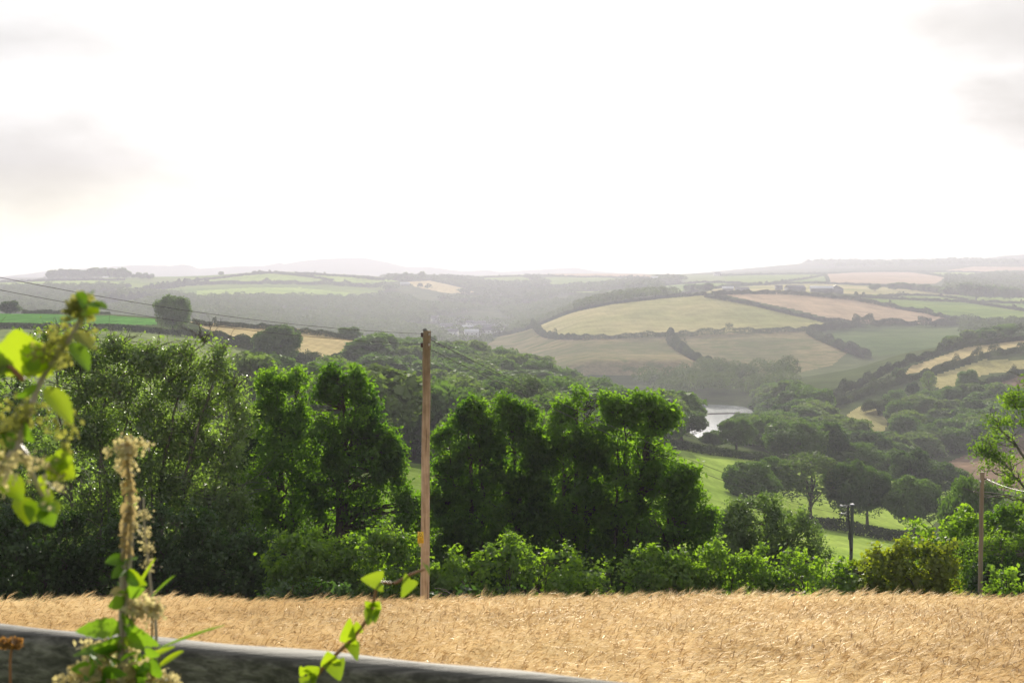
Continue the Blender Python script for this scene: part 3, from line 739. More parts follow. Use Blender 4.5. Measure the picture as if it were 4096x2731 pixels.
tree_at(3650,1590,55,60,(560,690),'small round tree in the gap left of the narrow upright tree',k=1)
tree_at(3580,1650,110,90,(480,640),'round tree at the lower edge of the small sunlit clearing on the right hillside',k=2)
tree_at(3595,1520,50,50,(600,700),'little dark tree in the hedge below the long pale right field',k=3)
tree_at(3500,1165,50,30,(1700,2300),'dark round tree alone below the pink field on the far plateau',k=0)
tree_at(885,1104,22,18,(2300,2700),'lone tree standing on the skyline of the left ridge',k=1)

# belts of trees on far skylines
def belt(pts, n, wr, hr, dr, label, group, seed):
    r = np.random.default_rng(seed)
    xs_ = [q[0] for q in pts]; ys_ = [q[1] for q in pts]
    for i in range(n):
        x = xs_[0] + (xs_[-1] - xs_[0]) * (i + r.uniform(.2, .8)) / n; y = np.interp(x, xs_, ys_)
        p = hit(x, y, *dr); p.z -= .8; w = r.uniform(*wr)
        k = int(r.integers(0, 6)); wood_tree(p, w, r.uniform(*hr), KINDW[k] + ' ' + label, group, k=k)
belt([(190,1120),(310,1112),(420,1112),(520,1116)], 30, (13,18), (15,21), (2200,2720), 'tall tree of the clump on the skyline above the left fields', 'clump on the left skyline', 31)
belt([(530,1114),(620,1116)], 6, (8,12), (7,12), (2200,2720), 'tree just right of the clump on the left skyline', 'trees right of the left skyline clump', 32)
belt([(1600,1124),(1700,1118)], 7, (9,13), (12,18), (2300,2800), 'tree in the short row on the skyline right of the near pole top', 'row on the skyline by the pole', 33)
belt([(1430,1116),(1560,1122)], 8, (7,10), (5,8), (2300,2800), 'tree in the hedge row on the centre left skyline', 'hedge row trees on the centre skyline', 34)
belt([(3560,1158),(3700,1166),(3800,1180)], 22, (10,15), (8,12), (1800,2500), 'tree in the row below the pink field on the right plateau', 'row below the far pink field', 36)
belt([(3840,1188),(3960,1196),(4096,1200)], 16, (12,17), (14,20), (1700,2300), 'hazy tree in the clump at the right edge of the plateau', 'clump at the right edge of the plateau', 37)
belt([(2740,1168),(2850,1165)], 9, (9,12), (8,12), (1700,2300), 'tree in the small group above the crest of the central hill', 'small group above the central hill', 38)

# ------------------------------------------------------------ far woodland that reads as one mass
LUMP = unit(46)
def mass(name, n, a_rng, dr, test, seed, wr=(7, 12), hr=(6, 11), cards_n=46, size=1.25, label=None):
    r = np.random.default_rng(seed)
    sp = wr[1] * .80; X = np.arange(a_rng[0] * dr[1], a_rng[1] * dr[1], sp); Yg = np.arange(dr[0], dr[1], sp)
    X, d = np.meshgrid(X, Yg); X = (X + r.uniform(-.42, .42, X.shape) * sp).ravel(); d = (d + r.uniform(-.42, .42, d.shape) * sp).ravel(); a = X / d
    q = (a > a_rng[0]) & (a < a_rng[1]); X, d, a = X[q], d[q], a[q]
    Z = ground(X, d); px, py = project(X, d, Z)
    ia = np.clip(np.searchsorted(AG, a) - 1, 0, NA - 2); idd = np.clip(np.searchsorted(DN, d) - 1, 0, ND - 2)
    ok = (OWNER[ia, idd] == -1) & (Z > -67) & test(px, py, X, d)
    X, Y, Z = X[ok], d[ok], Z[ok]; n = len(X)
    w = r.uniform(*wr, n) / 2; h = r.uniform(*hr, n) / 2
    D = unit(n * cards_n).reshape(n, cards_n, 3); D[..., 2] = np.abs(D[..., 2]) * 1.15 - .15
    c = np.stack([X, Y, Z + h * .85], -1)[:, None, :] + D * np.stack([w, w, h * 1.05], -1)[:, None, :] * r.uniform(.8, 1.05, (n, cards_n, 1))
    c = c.reshape(-1, 3); nn = D.reshape(-1, 3) * .68 + unit(n * cards_n) * .34; nn /= np.linalg.norm(nn, axis=1)[:, None]
    V, F = cards(c, nn, size, .8)
    o = link(name, mesh_from(name, V, [F]), [M['leaf_far']])
    print(name, n)
    return tag(o, label, kind='stuff')
VILL = [(1700,1275),(1990,1240),(2060,1300),(2010,1370),(1740,1370)]
def t_left(px, py, X, Y):
    g = vnoise(X / 90, Y / 90, 21) + .5
    inv = in_poly(px, py, VILL)
    return (g > np.where(py > 1200, .12, .34)) & (~inv | (g > .78))
mass('woodland', 11500, (-.46, .115), (1300, 2150), t_left, 51, (9, 17), (8, 13), 90, 1.15)
def t_ridge(px, py, X, Y):
    g = vnoise(X / 120, Y / 120, 22) + .5
    return (g > .40) & (py > 1116) & ((py > 1192) | (px > 1520) | (g > .74))
mass('woodland', 9000, (-.46, .125), (2150, 3200), t_ridge, 52, (10, 18), (8, 12), 46, 1.9)
def t_right(px, py, X, Y):
    return ((py > 1385) & (py < 1500) & (px < 3600)) | ((px > 3850) & (py > 1100) & (py < 1200)) | ((py>1200)&(py<1340)&(px>3850)&(px<4100))
mass('woodland', 2600, (.20, .46), (860, 1400), t_right, 53, (7, 13), (5, 9), 110, .75)
def t_plat(px, py, X, Y):
    g = vnoise(X / 150, Y / 150, 23) + .5
    return (px > 3780) & (g > .3) | (px < 2700) & (g > .3) & (py > 1120)
def t_bank(px, py, X, Y):
    return in_poly(px, py, [(2560,1650),(2600,1620),(2520,1560),(2640,1510),(2850,1490),(2990,1505),(3120,1500),(3180,1530),(3010,1660),(2800,1650)])
mass('woodland', 900, (.09, .20), (728, 930), t_bank, 56, (12, 21), (10, 16), 700, .48)
def t_far(px, py, X, Y):
    return (px > 3200) & (py < 1066 + (3700 - px).clip(0) * .01) & (py > 1046)
mass('woodland', 4000, (.20, .46), (4150, 4900), t_far, 57, (20, 34), (10, 16), 22, 4.0)
mass('woodland', 3200, (.08, .46), (1800, 3400), t_plat, 54, (10, 17), (8, 12), 40, 2.0)

# ------------------------------------------------------------ far field hedges, each one a thing
M['leaf_hedge'] = leaf_mat('leaf_hedge', (.03, .048, .018), (.06, .085, .026), tmix=.22, gloss=.02, patch=.05, fine=.4, spread=.3)
def far_hedge(poly, dr, label, h=3.0, w=3.0, var=.35, lumps=.12, name='field_hedge', mat='leaf_hedge', size=None):
    pts = []; dy = .45 * h * FPX / (.5 * dr[0] + .5 * dr[1]); poly = [(x, y + dy) for x, y in poly]
    for (x0, y0), (x1, y1) in zip(poly[:-1], poly[1:]):
        n = max(2, int(math.hypot(x1 - x0, y1 - y0) / 14))
        for i in range(n): pts.append(hit(x0 + (x1 - x0) * i / n, y0 + (y1 - y0) * i / n, *dr))
    pts.append(hit(*poly[-1], *dr))
    A = np.array(pts)
    # smooth depth jumps so that the hedge stays one line on the land
    for _ in range(10):
        A[1:-1, 1] = (A[:-2, 1] + A[1:-1, 1] * 2 + A[2:, 1]) / 4
        A[1:-1, 0] = (A[:-2, 0] + A[1:-1, 0] * 2 + A[2:, 0]) / 4
    seg = np.hypot(*(A[1:, :2] - A[:-1, :2]).T); cum = np.concatenate([[0], np.cumsum(seg)]); L = cum[-1]
    dm = A[:, 1].mean(); s = size or max(.22, dm / 1422 * .55)
    n = int(min(L * (2 * h + w) / (s * s) * 1.2, 34000)) + 60
    t = rng.uniform(0, L, n); X = np.interp(t, cum, A[:, 0]); Y = np.interp(t, cum, A[:, 1])
    k = np.clip(np.searchsorted(cum, t) - 1, 0, len(seg) - 1); T = (A[k + 1, :2] - A[k, :2]) / (seg[k][:, None] + 1e-6)
    hn = h * (1 + var * 2 * vnoise(t / (h * 1.6), t * 0 + L, 3) + var * vnoise(t / (h * 5), t * 0 + L, 4))
    lump = (vnoise(t / (h * 2.2), t * 0 + 3 * L, 6) + .5) > (1 - lumps); hn = np.where(lump, hn * 1.7, hn)
    th = rng.uniform(0, math.pi, n); q = rng.uniform(.72, 1.02, n)
    off = np.cos(th) * w * .5 * q; up = (.15 + .85 * np.sin(th)) * hn * q
    X = X - T[:, 1] * off; Y = Y + T[:, 0] * off
    Z = ground(X, Y) + up - .1
    nn = np.stack([-T[:, 1] * np.cos(th), T[:, 0] * np.cos(th), np.sin(th)], -1) * .5 + unit(n) * .5
    nn /= np.linalg.norm(nn, axis=1)[:, None]
    V, F = cards(np.stack([X, Y, Z], -1), nn, s, .75)
    o = link(name, mesh_from(name, V, [F]), [M[mat]])
    return tag(o, label, 'hedge', None)

HC = (1000, 1600)
far_hedge([(1905,1362),(1990,1340),(2075,1312),(2115,1296),(2252,1252),(2431,1213),(2700,1181),(2822,1176)], (1180,1480), 'long dark hedge up the left crest of the central hill', 3.6, 3.5)
far_hedge([(2822,1181),(3007,1214),(3140,1246),(3280,1277),(3450,1299)], HC, 'dark hedge slanting down between tan green pasture and pink field on central hill', 3.8, 4)
far_hedge([(2108,1305),(2150,1330),(2193,1344),(2324,1351),(2460,1346),(2600,1340),(2700,1339),(2900,1329),(3032,1322),(3240,1316)], HC, 'long dark hedge along the lower edge of the tan green pasture on the central hill', 4.5, 4.5, lumps=.2)
far_hedge([(3240,1318),(3400,1300),(3600,1290),(3760,1297),(3850,1286)], HC, 'bushy hedge along the lower edge of the pink field on the central hill', 6, 6, lumps=.3)
far_hedge([(2850,1173),(2950,1170),(3109,1170),(3250,1178),(3395,1192),(3500,1210),(3618,1232),(3740,1256),(3870,1284)], (1350,1700), 'dark hedge along the upper edge of the pink field on the central hill', 4.2, 4.5, lumps=.2)
far_hedge([(2680,1352),(2740,1405),(2800,1440),(2860,1470)], (850,1200), 'thick dark hedge slanting down through the rough pasture of the central hill', 6.5, 7)
far_hedge([(3240,1322),(3300,1352),(3380,1390),(3470,1420)], (900,1250), 'thick hedge falling from the pasture corner towards the valley right of the rough pasture', 6, 7)
far_hedge([(3420,1185),(3600,1193),(3720,1200),(3870,1205),(4000,1208),(4300,1218)], (1450,2000), 'hedge on the plateau behind the upper end of the pink field', 3.2, 4)
far_hedge([(3870,1207),(3980,1222),(4096,1240),(4300,1262)], (1300,2000), 'hedge running to the right edge below the bright green strip of the plateau', 3.2, 4)
far_hedge([(2640,1140),(2760,1129),(2918,1129),(3040,1137)], (1800,2800), 'thin hedge over the green field left of the plateau farm', 3, 4)
far_hedge([(2700,1175),(2850,1153),(2960,1137),(3050,1136)], (1700,2600), 'hedge curving behind the small farm on the plateau', 3.2, 4)
far_hedge([(3058,1137),(3170,1130),(3330,1133),(3430,1137),(3560,1145),(3700,1160),(3900,1184)], (1700,2800), 'long hedge across the plateau above the farm sheds', 3.6, 4)
far_hedge([(2880,1101),(3100,1096),(3293,1094),(3400,1087),(3490,1085),(3669,1086),(3850,1087),(4012,1091),(4200,1097)], (2400,3700), 'thin hedge along the top of the far plateau fields', 3.5, 5)
far_hedge([(3293,1094),(3318,1108),(3320,1122),(3308,1133)], (1900,3400), 'short hedge between the green field and the pink field on the far plateau', 3.5, 6)
far_hedge([(3060,1135),(3200,1118),(3293,1100)], (2000,3300), 'thin hedge slanting up through the green field of the far plateau', 2.6, 4)
far_hedge([(3669,1086),(3730,1093),(3790,1111),(3860,1116)], (1900,3600), 'short hedge at the right end of the far pink field', 3.5, 5)
far_hedge([(3510,1187),(3620,1178),(3760,1182),(3872,1201)], (1500,2500), 'hedge between two narrow green fields on the right plateau', 2.8, 4)
far_hedge([(2100,1099),(2300,1107),(2440,1108),(2600,1112)], (2300,3900), 'thin hedge in the centre of the far plateau under the pink strip', 3, 6)
far_hedge([(2193,1137),(2150,1118),(2104,1101),(2000,1106),(1860,1111),(1720,1116)], (2100,3600), 'thin hedge round the small green fields in the far centre', 3, 6)
far_hedge([(744,1125),(860,1112),(1012,1094),(1060,1092)], (2200,2750), 'hedge climbing to the skyline of the left ridge', 4, 5)
far_hedge([(1010,1089),(1100,1090),(1167,1096),(1250,1108),(1330,1120)], (2200,2800), 'hedge over the brow of the left ridge', 4, 5)
far_hedge([(1180,1092),(1300,1099),(1420,1105),(1530,1116)], (2200,2900), 'hedge on the skyline between the brow of the left ridge and the pole', 4, 5)
far_hedge([(640,1152),(760,1136),(893,1130),(1060,1130),(1250,1132),(1400,1138),(1560,1150)], (1800,2600), 'long bushy hedge across the middle of the left ridge', 6, 7, lumps=.35)
far_hedge([(430,1180),(560,1160),(690,1138),(760,1132)], (1700,2500), 'bushy hedge at the left end of the left ridge', 6, 7, lumps=.4)
far_hedge([(790,1206),(900,1196),(1012,1193),(1200,1192),(1420,1194)], (1600,2300), 'hedge along the foot of the long green field on the left ridge', 5, 6, lumps=.3)
far_hedge([(0,1148),(160,1155),(298,1162),(420,1156),(520,1142)], (1700,2600), 'hedge below the green fields at the far left', 5, 6, lumps=.3)
far_hedge([(0,1128),(150,1122),(300,1119),(500,1119)], (2000,2900), 'thin hedge under the skyline clump at the far left', 3.5, 5)
far_hedge([(357,1222),(460,1200),(560,1186),(620,1182)], (1400,2300), 'hedge over the dim field in the left valley', 5, 6, lumps=.3)
far_hedge([(90,1252),(200,1254),(330,1258),(440,1266)], (590,700), 'low hedge behind the bright green field on the left', 2.2, 3)
far_hedge([(-100,1302),(0,1302),(200,1305),(420,1309),(620,1322),(720,1334)], (400,520), 'hedge bank along the lower edge of the bright green field', 2.0, 3, lumps=.02, var=.15)
far_hedge([(720,1325),(800,1330),(880,1345),(960,1362),(1040,1385),(1130,1420),(1180,1440)], (350,540), 'dark hedge down the left side of the pale stubble field', 3.6, 4)
far_hedge([(770,1292),(900,1298),(1010,1304),(1130,1316),(1250,1330),(1380,1348),(1440,1356)], (500,620), 'hedge along the top edge of the pale stubble field on the left', 1.9, 2.5, lumps=.2)
far_hedge([(1180,1440),(1260,1446),(1340,1440),(1410,1415)], (330,480), 'low dark hedge along the foot of the pale stubble field', 3, 4, lumps=.4)
far_hedge([(2560,1782),(2665,1790),(2760,1796),(2880,1806),(3000,1822),(3080,1832)], (300,350), 'trimmed hedge along the top of the bright green field below the water', 1.9, 2.4, var=.15, lumps=.03)
far_hedge([(3200,2078),(3300,2092),(3420,2118),(3520,2135),(3640,2150),(3760,2160)], (225,275), 'low dark hedge under the row of oaks in the bright field', 2.0, 2.6, var=.2, lumps=.05)
far_hedge([(3270,1600),(3380,1555),(3480,1512),(3560,1476),(3640,1446),(3760,1400),(3800,1388)], (560,860), 'bushy hedge along the top of the pale strip on the right hillside', 3, 4, lumps=.3)
far_hedge([(3300,1628),(3400,1592),(3500,1553),(3590,1524),(3700,1492),(3800,1462),(3900,1428),(3980,1412),(4080,1396),(4300,1378)], (540,840), 'thick hedge between the two sunlit fields of the right hillside', 3.0, 4, lumps=.35)
far_hedge([(3820,1385),(3920,1370),(4050,1352),(4300,1330)], (640,840), 'hedge along the top edge of the narrow tan field on the right hillside', 3.5, 4, lumps=.3)
far_hedge([(3900,1550),(3980,1520),(4080,1488),(4300,1480)], (500,800), 'broken hedge between tan and brown slopes of the right hillside', 3, 4, lumps=.3)
far_hedge([(3480,1640),(3560,1620),(3680,1610),(3800,1600),(3920,1592)], (500,760), 'dark thicket hedge under the lone round tree of the right hillside', 5, 8, lumps=.3)
# ------------------------------------------------------------ the barley
M['barley'] = None
m, nt = new_mat('barley_straw')
o_ = N(nt, 'ShaderNodeOutputMaterial'); g_ = N(nt, 'ShaderNodeNewGeometry')
at = N(nt, 'ShaderNodeAttribute', attribute_name='tone')
n1_ = noise(nt, .9, 3, .5, g_.outputs['Position'])
c_ = ramp(nt, at.outputs['Fac'], [(0, (.36, .22, .085)), (.35, (.58, .39, .175)), (.7, (.76, .56, .275)), (1, (.89, .73, .43))])
c_ = mixc(nt, 1.0, c_, ramp(nt, n1_, [(.3, (.86, .84, .8)), (.7, (1.08, 1.08, 1.1))]), 'MULTIPLY')
d_ = N(nt, 'ShaderNodeBsdfDiffuse'); nt.links.new(c_, d_.inputs[0])
t_ = N(nt, 'ShaderNodeBsdfTranslucent'); nt.links.new(c_, t_.inputs[0])
x_ = N(nt, 'ShaderNodeMixShader'); x_.inputs[0].default_value = .5; nt.links.new(d_.outputs[0], x_.inputs[1]); nt.links.new(t_.outputs[0], x_.inputs[2])
gl = N(nt, 'ShaderNodeBsdfGlossy'); gl.inputs['Roughness'].default_value = .38; gl.inputs[0].default_value = (1, .93, .8, 1)
x2 = N(nt, 'ShaderNodeMixShader'); x2.inputs[0].default_value = .10; nt.links.new(x_.outputs[0], x2.inputs[1]); nt.links.new(gl.outputs[0], x2.inputs[2])
nt.links.new(x2.outputs[0], o_.inputs[0]); M['barley'] = m

def ear_variants(K=48):
    """one stalk: stem strip, nodding ear of crossed strips with grains, a sweep of awns, one dry leaf"""
    out = []; tones = None
    for k in range(K):
        V = []; F4 = []; T = []
        r = np.random.default_rng(1000 + k)
        lean = np.array([r.uniform(.08, .26), r.uniform(-.07, .07)])       # wind blows to the right (+x)
        hgt = r.uniform(.66, .80)
        nod = r.uniform(1.2, 2.7) if r.random() < .8 else r.uniform(0, .9)       # how far the ear bows over
        p0 = np.array([0, 0, 0.]); p1 = np.array([lean[0] * .4, lean[1] * .4, hgt * .55]); p2 = np.array([lean[0], lean[1], hgt])
        def strip(pts, wd, tone, side):
            b = len(V)
            for i, q in enumerate(pts):
                w_ = wd[i]
                V.append(q - side * w_); V.append(q + side * w_)
            for i in range(len(pts) - 1):
                F4.append([b + 2 * i, b + 2 * i + 1, b + 2 * i + 3, b + 2 * i + 2]); T.append(tone)
        sd = np.array([math.cos(k), math.sin(k), 0])
        strip([p0, p1, p2], [.0022, .002, .0018], r.uniform(.55, 1.0), sd)
        # ear
        az = r.normal() * .55; hd = np.array([math.cos(az), math.sin(az), 0]); a0 = 1.25 - .25 * nod
        pts = [p2]; L = r.uniform(.075, .105); n = 5; q = p2.copy(); dirs = []
        for i in range(n):
            an = a0 - nod * (i / (n - 1))
            dv = hd * math.cos(an) + np.array([0, 0, math.sin(an)]); dirs.append(dv); q = q + dv * L / n; pts.append(q)
        tone = r.uniform(.02, .5)
        lat = np.cross(hd, [0, 0, 1.]); wd = [.003, .0062, .0068, .006, .0048, .002]
        strip(pts, wd, tone, lat)
        upv = np.cross(lat, dirs[2]); strip(pts, [w_ * .8 for w_ in wd], tone * .8, upv)
        # awns
        for j in range(15):
            i = 1 + j % 5; base = pts[i]
            sp = r.normal(size=3) * np.array([.13, .28, .16]); dv = dirs[min(i, 4)] * .45 + np.array([.80, 0, .24]) + sp; dv /= np.linalg.norm(dv)
            ln = r.uniform(.11, .18); tip = base + dv * ln + np.array([.012, 0, -.006])
            s2 = np.cross(dv, unit(1)[0]); s2 /= np.linalg.norm(s2)
            b = len(V); V.extend([base - s2 * .0011, base + s2 * .0011, tip + s2 * .0003, tip - s2 * .0003]); F4.append([b, b + 1, b + 2, b + 3]); T.append(r.uniform(.55, 1.0))
        # dry leaf
        for j in range(2):
            lz = hgt * r.uniform(.55, .9); la = r.uniform(0, 6.28); ld = np.array([math.cos(la) + .6, math.sin(la), 0]); ld /= np.linalg.norm(ld)
            c0 = p1 * (1 - lz / hgt) + p2 * (lz / hgt); c0[2] = lz; ll = r.uniform(.08, .16)
            strip([c0, c0 + ld * ll * .5 + np.array([0, 0, .035]), c0 + ld * ll + np.array([0, 0, -.03])], [.003, .0045, .0008], r.uniform(.6, 1.0), np.cross(ld, [0, 0, 1.]))
        out.append((np.array(V), np.array(F4), np.array(T)))
    return out
EV = ear_variants()
EVV = np.stack([e[0] for e in EV]); EVF = EV[0][1]; EVT = np.stack([e[2] for e in EV])
def barley_patch(name, d0, d1, amax, dens, seed, scale=1.0, label=None):
    r = np.random.default_rng(seed)
    n = int(amax * (d1 ** 2 - d0 ** 2) * dens)
    d = np.sqrt(r.uniform(d0 ** 2, d1 ** 2, n)); X = r.uniform(-amax, amax, n) * d
    g = vnoise(X / .55, d / .55, 31); g2 = vnoise(X / 2.2, d / 1.6, 32)
    k = r.integers(0, len(EV), n); th = r.normal(size=n) * .45 + g * .8 + vnoise(X / 3.1, d / 2.4, 33) * 1.3
    s = r.uniform(.92, 1.06, n) * scale; zs = s * (1 + .07 * g + .10 * g2 + .03 * r.normal(size=n).clip(-2, 3))
    v = EVV[k]                                        # n, nv, 3
    c, s_ = np.cos(th)[:, None], np.sin(th)[:, None]
    x = (v[..., 0] * c - v[..., 1] * s_) * s[:, None]; y = (v[..., 0] * s_ + v[..., 1] * c) * s[:, None]; z = v[..., 2] * zs[:, None]
    V = np.stack([x + X[:, None], y + d[:, None], z + near_z(X, d)[:, None]], -1).reshape(-1, 3)
    nv = v.shape[1]; F = (np.arange(n)[:, None, None] * nv + EVF[None]).reshape(-1, 4)
    me = mesh_from(name, V, [F])
    T = (EVT[k] + g2[:, None] * .42 + .0 * d[:, None]).clip(0, 1).reshape(-1).astype(np.float32)
    a = me.attributes.new('tone', 'FLOAT', 'FACE'); a.data.foreach_set('value', T)
    o = link(name, me, [M['barley']]); print(name, n, len(F))
    return tag(o, label, kind='stuff')
BARLEY_DENS = 300
barley_patch('barley', 9.5, 17.5, .46, BARLEY_DENS, 61)
barley_patch('barley', 17.5, 25.5, .46, 240, 62)
barley_patch('barley', 25.5, 34.3, .46, 60, 63)

# ------------------------------------------------------------ near trees and bushes
M['leaf_elm'] = leaf_mat('leaf_elm', (.030, .078, .018), (.112, .198, .030), trans=(1.35, 1.4, .28), tmix=.56, gloss=.035, patch=.9, fine=4)
M['leaf_ash'] = leaf_mat('leaf_ash', (.055, .100, .038), (.14, .20, .07), trans=(1.2, 1.3, .4), tmix=.52, gloss=.09, patch=.8, fine=4, rough=.36)
M['leaf_hazel'] = leaf_mat('leaf_hazel', (.042, .095, .022), (.13, .215, .036), trans=(1.35, 1.35, .28), tmix=.54, gloss=.05, patch=1.3, fine=5)
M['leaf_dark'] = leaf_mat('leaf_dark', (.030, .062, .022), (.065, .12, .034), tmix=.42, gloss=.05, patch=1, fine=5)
M['leaf_willow'] = leaf_mat('leaf_willow', (.065, .115, .04), (.14, .20, .07), trans=(1.1, 1.2, .45), tmix=.38, gloss=.08, patch=.6, fine=3)
M['leaf_yellow'] = leaf_mat('leaf_yellow', (.05, .105, .02), (.15, .195, .03), trans=(1.35, 1.25, .2), tmix=.45, gloss=.05, patch=1.0, fine=5)

M['bark_ash'] = plain_mat('bark_ash', (.08, .075, .06), (.22, .205, .165), 6, .85, .4, (1, 1, .3))
def leafy(name_root, label, cat, lobes_px, d, trunks, mat, nclus=520, nleaf=34, leaf=.062, crad=.13, zdepth=.9, twig=.35, inner=.05,
          bark='bark', aspect=.55, shell=.55, spread=.5, stem_r=.10, bare=0, group=None, tilt=.35, inner_size=.14, gaps=.31):
    """a near tree or bush: trunks and limbs lead to sprays of leaves that fill uneven lobes"""
    k = d / FPX
    lob = []
    if cat == 'tree' and name_root == 'elm_tree':       # upright leafy shoots that break the outline
        extra = []
        for q in lobes_px[:]:
            for _ in range(3):
                a_ = float(rng.uniform(-1.1, 1.1)); extra.append((q[0] + math.sin(a_) * q[2] * .85, q[1] - math.cos(a_) * q[3] * .80, float(rng.uniform(16, 34)), float(rng.uniform(24, 52))))
        lobes_px = list(lobes_px) + extra
    if cat == 'tree':                                  # suckers and low growth round the foot
        lx = [q[0] for q in lobes_px]; lo, hi = min(lx), max(lx)
        lobes_px = list(lobes_px) + [(x, 2215 + 40 * float(rng.random()), 75, 85) for x in np.arange(lo, hi + 1, 95)] + [(x, 2340, 75, 75) for x in np.arange(lo, hi + 1, 110)]
    grow = 1.06 if cat == 'tree' and name_root == 'elm_tree' else 1.0
    for q in lobes_px:
        x, y, rx, ry = q[:4]; rx *= grow; ry *= (grow + 1) / 2; dd = d + (q[4] if len(q) > 4 else float(rng.uniform(-.5, .5)) * rx * k)
        c = P(x, y, dd); lob.append((c.x, c.y, c.z, rx * k, max(.35, min(rx, ry * 1.2) * k * zdepth), ry * k))
    LB = np.array(lob)
    bx = trunks[0][0] if trunks else float(np.mean([q[0] for q in lobes_px]))
    g0 = ground_px(bx, d)
    root = thing(name_root, label, cat, g0, group)
    R0 = np.array(g0)
    # cluster centres
    nclus = int(nclus * (1.45 if name_root == 'elm_tree' else 1.0))
    p, nr, kk = lobe_points(lob, int(nclus * 1.9), shell, spread)
    dd = depth_in(lob, p); keep = dd > .55; p, nr, kk = p[keep][:nclus], nr[keep][:nclus], kk[keep][:nclus]
    gz = ground(p[:, 0], p[:, 1]); keep = p[:, 2] > gz + .1; p, nr, kk = p[keep], nr[keep], kk[keep]
    gn = vnoise(p[:, 0] / .75 + 3, p[:, 2] / .75 + p[:, 1] * .5, int(d * 7) % 97) + .5      # holes between the sprays
    keep = rng.random(len(p)) < np.clip((gn - gaps) * 4 + .5, .06, 1); p, nr, kk = p[keep], nr[keep], kk[keep]
    n = len(p)
    # leaves
    m_ = rng.poisson(nleaf * rng.uniform(.5, 1.5, n), n); idx = np.repeat(np.arange(n), m_)
    off = rng.normal(size=(len(idx), 3)) * crad * np.array([1, 1, .85])
    C = p[idx] + off
    cn = nr * .55 + unit(n) * .5 + np.array([0, 0, .35])
    Nn = cn[idx] * .75 + unit(len(idx)) * .65; Nn /= np.linalg.norm(Nn, axis=1)[:, None]
    V, F = cards(C, Nn, leaf * rng.uniform(.72, 1.3, n)[idx], aspect, fold=.25)
    if inner:
        q, _, _ = lobe_points(lob, int(n * nleaf * inner * .35), .15, .6)
        gq = ground(q[:, 0], q[:, 1]); q = q[q[:, 2] > gq]
        V2, F2 = cards(q, unit(len(q)), inner_size, .75); V, F = np.vstack([V, V2]), np.vstack([F, F2 + len(V)])
    link('crown' if cat == 'tree' else 'foliage', mesh_from('crown', V - R0, [F]), [M[mat]], root)
    # wood
    mb = MB(); nodes = []
    for tr in trunks:
        pts = []
        xs_ = tr[0]; 
        for i, (tx, ty) in enumerate([(tr[0], None)] + list(tr[1])):
            if ty is None: q = ground_px(tx, d); q.z -= .2; pts.append(np.array(q))
            else: pts.append(np.array(P(tx, ty, d + rng.uniform(-.25, .25))))
        pts = np.array(pts); t = np.linspace(0, len(pts) - 1, 4 * len(pts))
        pp = np.stack([np.interp(t, np.arange(len(pts)), pts[:, j]) for j in range(3)], 1)
        pp[1:] += rng.normal(size=pp[1:].shape) * .035
        r0 = tr[2] if len(tr) > 2 else stem_r
        rr = r0 * np.linspace(1.25, .22, len(pp)); mb.tube(pp - R0, rr, 7)
        for a_, r_ in zip(pp[2:], rr[2:]): nodes.append((a_, r_))
    if nodes:
        NP = np.array([a_ for a_, _ in nodes]); NR = np.array([r_ for _, r_ in nodes])
        limb_nodes = []
        for l in lob:
            c = np.array(l[:3]); low = NP[:, 2] < c[2] - .15
            dist = np.linalg.norm(NP - c, axis=1) + np.where(low, 0, 2.5); j = int(np.argmin(dist))
            for _ in range(3):
                e = c + unit(1)[0] * np.array(l[3:6]) * .75
                lp = limb_path(NP[j], e, n=7, wob=.06); r1 = min(NR[j] * .7, .05 + .02 * np.linalg.norm(e - NP[j]))
                lr = np.linspace(r1, .012, 7); mb.tube(lp - R0, lr, 5, cap=False)
                limb_nodes += list(zip(lp[2:], lr[2:]))
        AP = np.vstack([NP, np.array([a_ for a_, _ in limb_nodes])])
        sel = rng.permutation(n)[:int(n * twig)]
        for j in sel:
            low = AP[:, 2] < p[j, 2] + .1
            dist = np.linalg.norm(AP - p[j], axis=1) + np.where(low, 0, 1.5); i = int(np.argmin(dist))
            if dist[i] > 2.8: continue
            mb.tube(limb_path(AP[i], p[j] + rng.normal(size=3) * .05, n=4, wob=.08) - R0, np.linspace(.014, .005, 4), 3, cap=False)
        for j in range(bare):                                           # bare dead twigs standing out of the crown
            l = lob[int(rng.integers(0, len(lob)))]; c = np.array(l[:3]); e = c + np.array([rng.normal() * l[3] * .8, rng.normal() * l[4] * .5, l[5] * rng.uniform(.5, 1.3)])
            i = int(np.argmin(np.linalg.norm(AP - c, axis=1)))
            lp = limb_path(AP[i], e, n=6, wob=.07); mb.tube(lp - R0, np.linspace(.024, .005, 6), 4, cap=False)
            for q in range(3):
                s0 = lp[2 + q]; e2 = s0 + (e - AP[i]) * rng.uniform(.25, .5) + rng.normal(size=3) * .28; e2[2] = max(e2[2], s0[2] + .15)
                mb.tube(limb_path(s0, e2, n=4, wob=.08) - R0, np.linspace(.011, .004, 4), 3, cap=False)
        link('trunk' if cat == 'tree' else 'stems', mb.mesh('trunk'), [M[bark]], root)
    return root

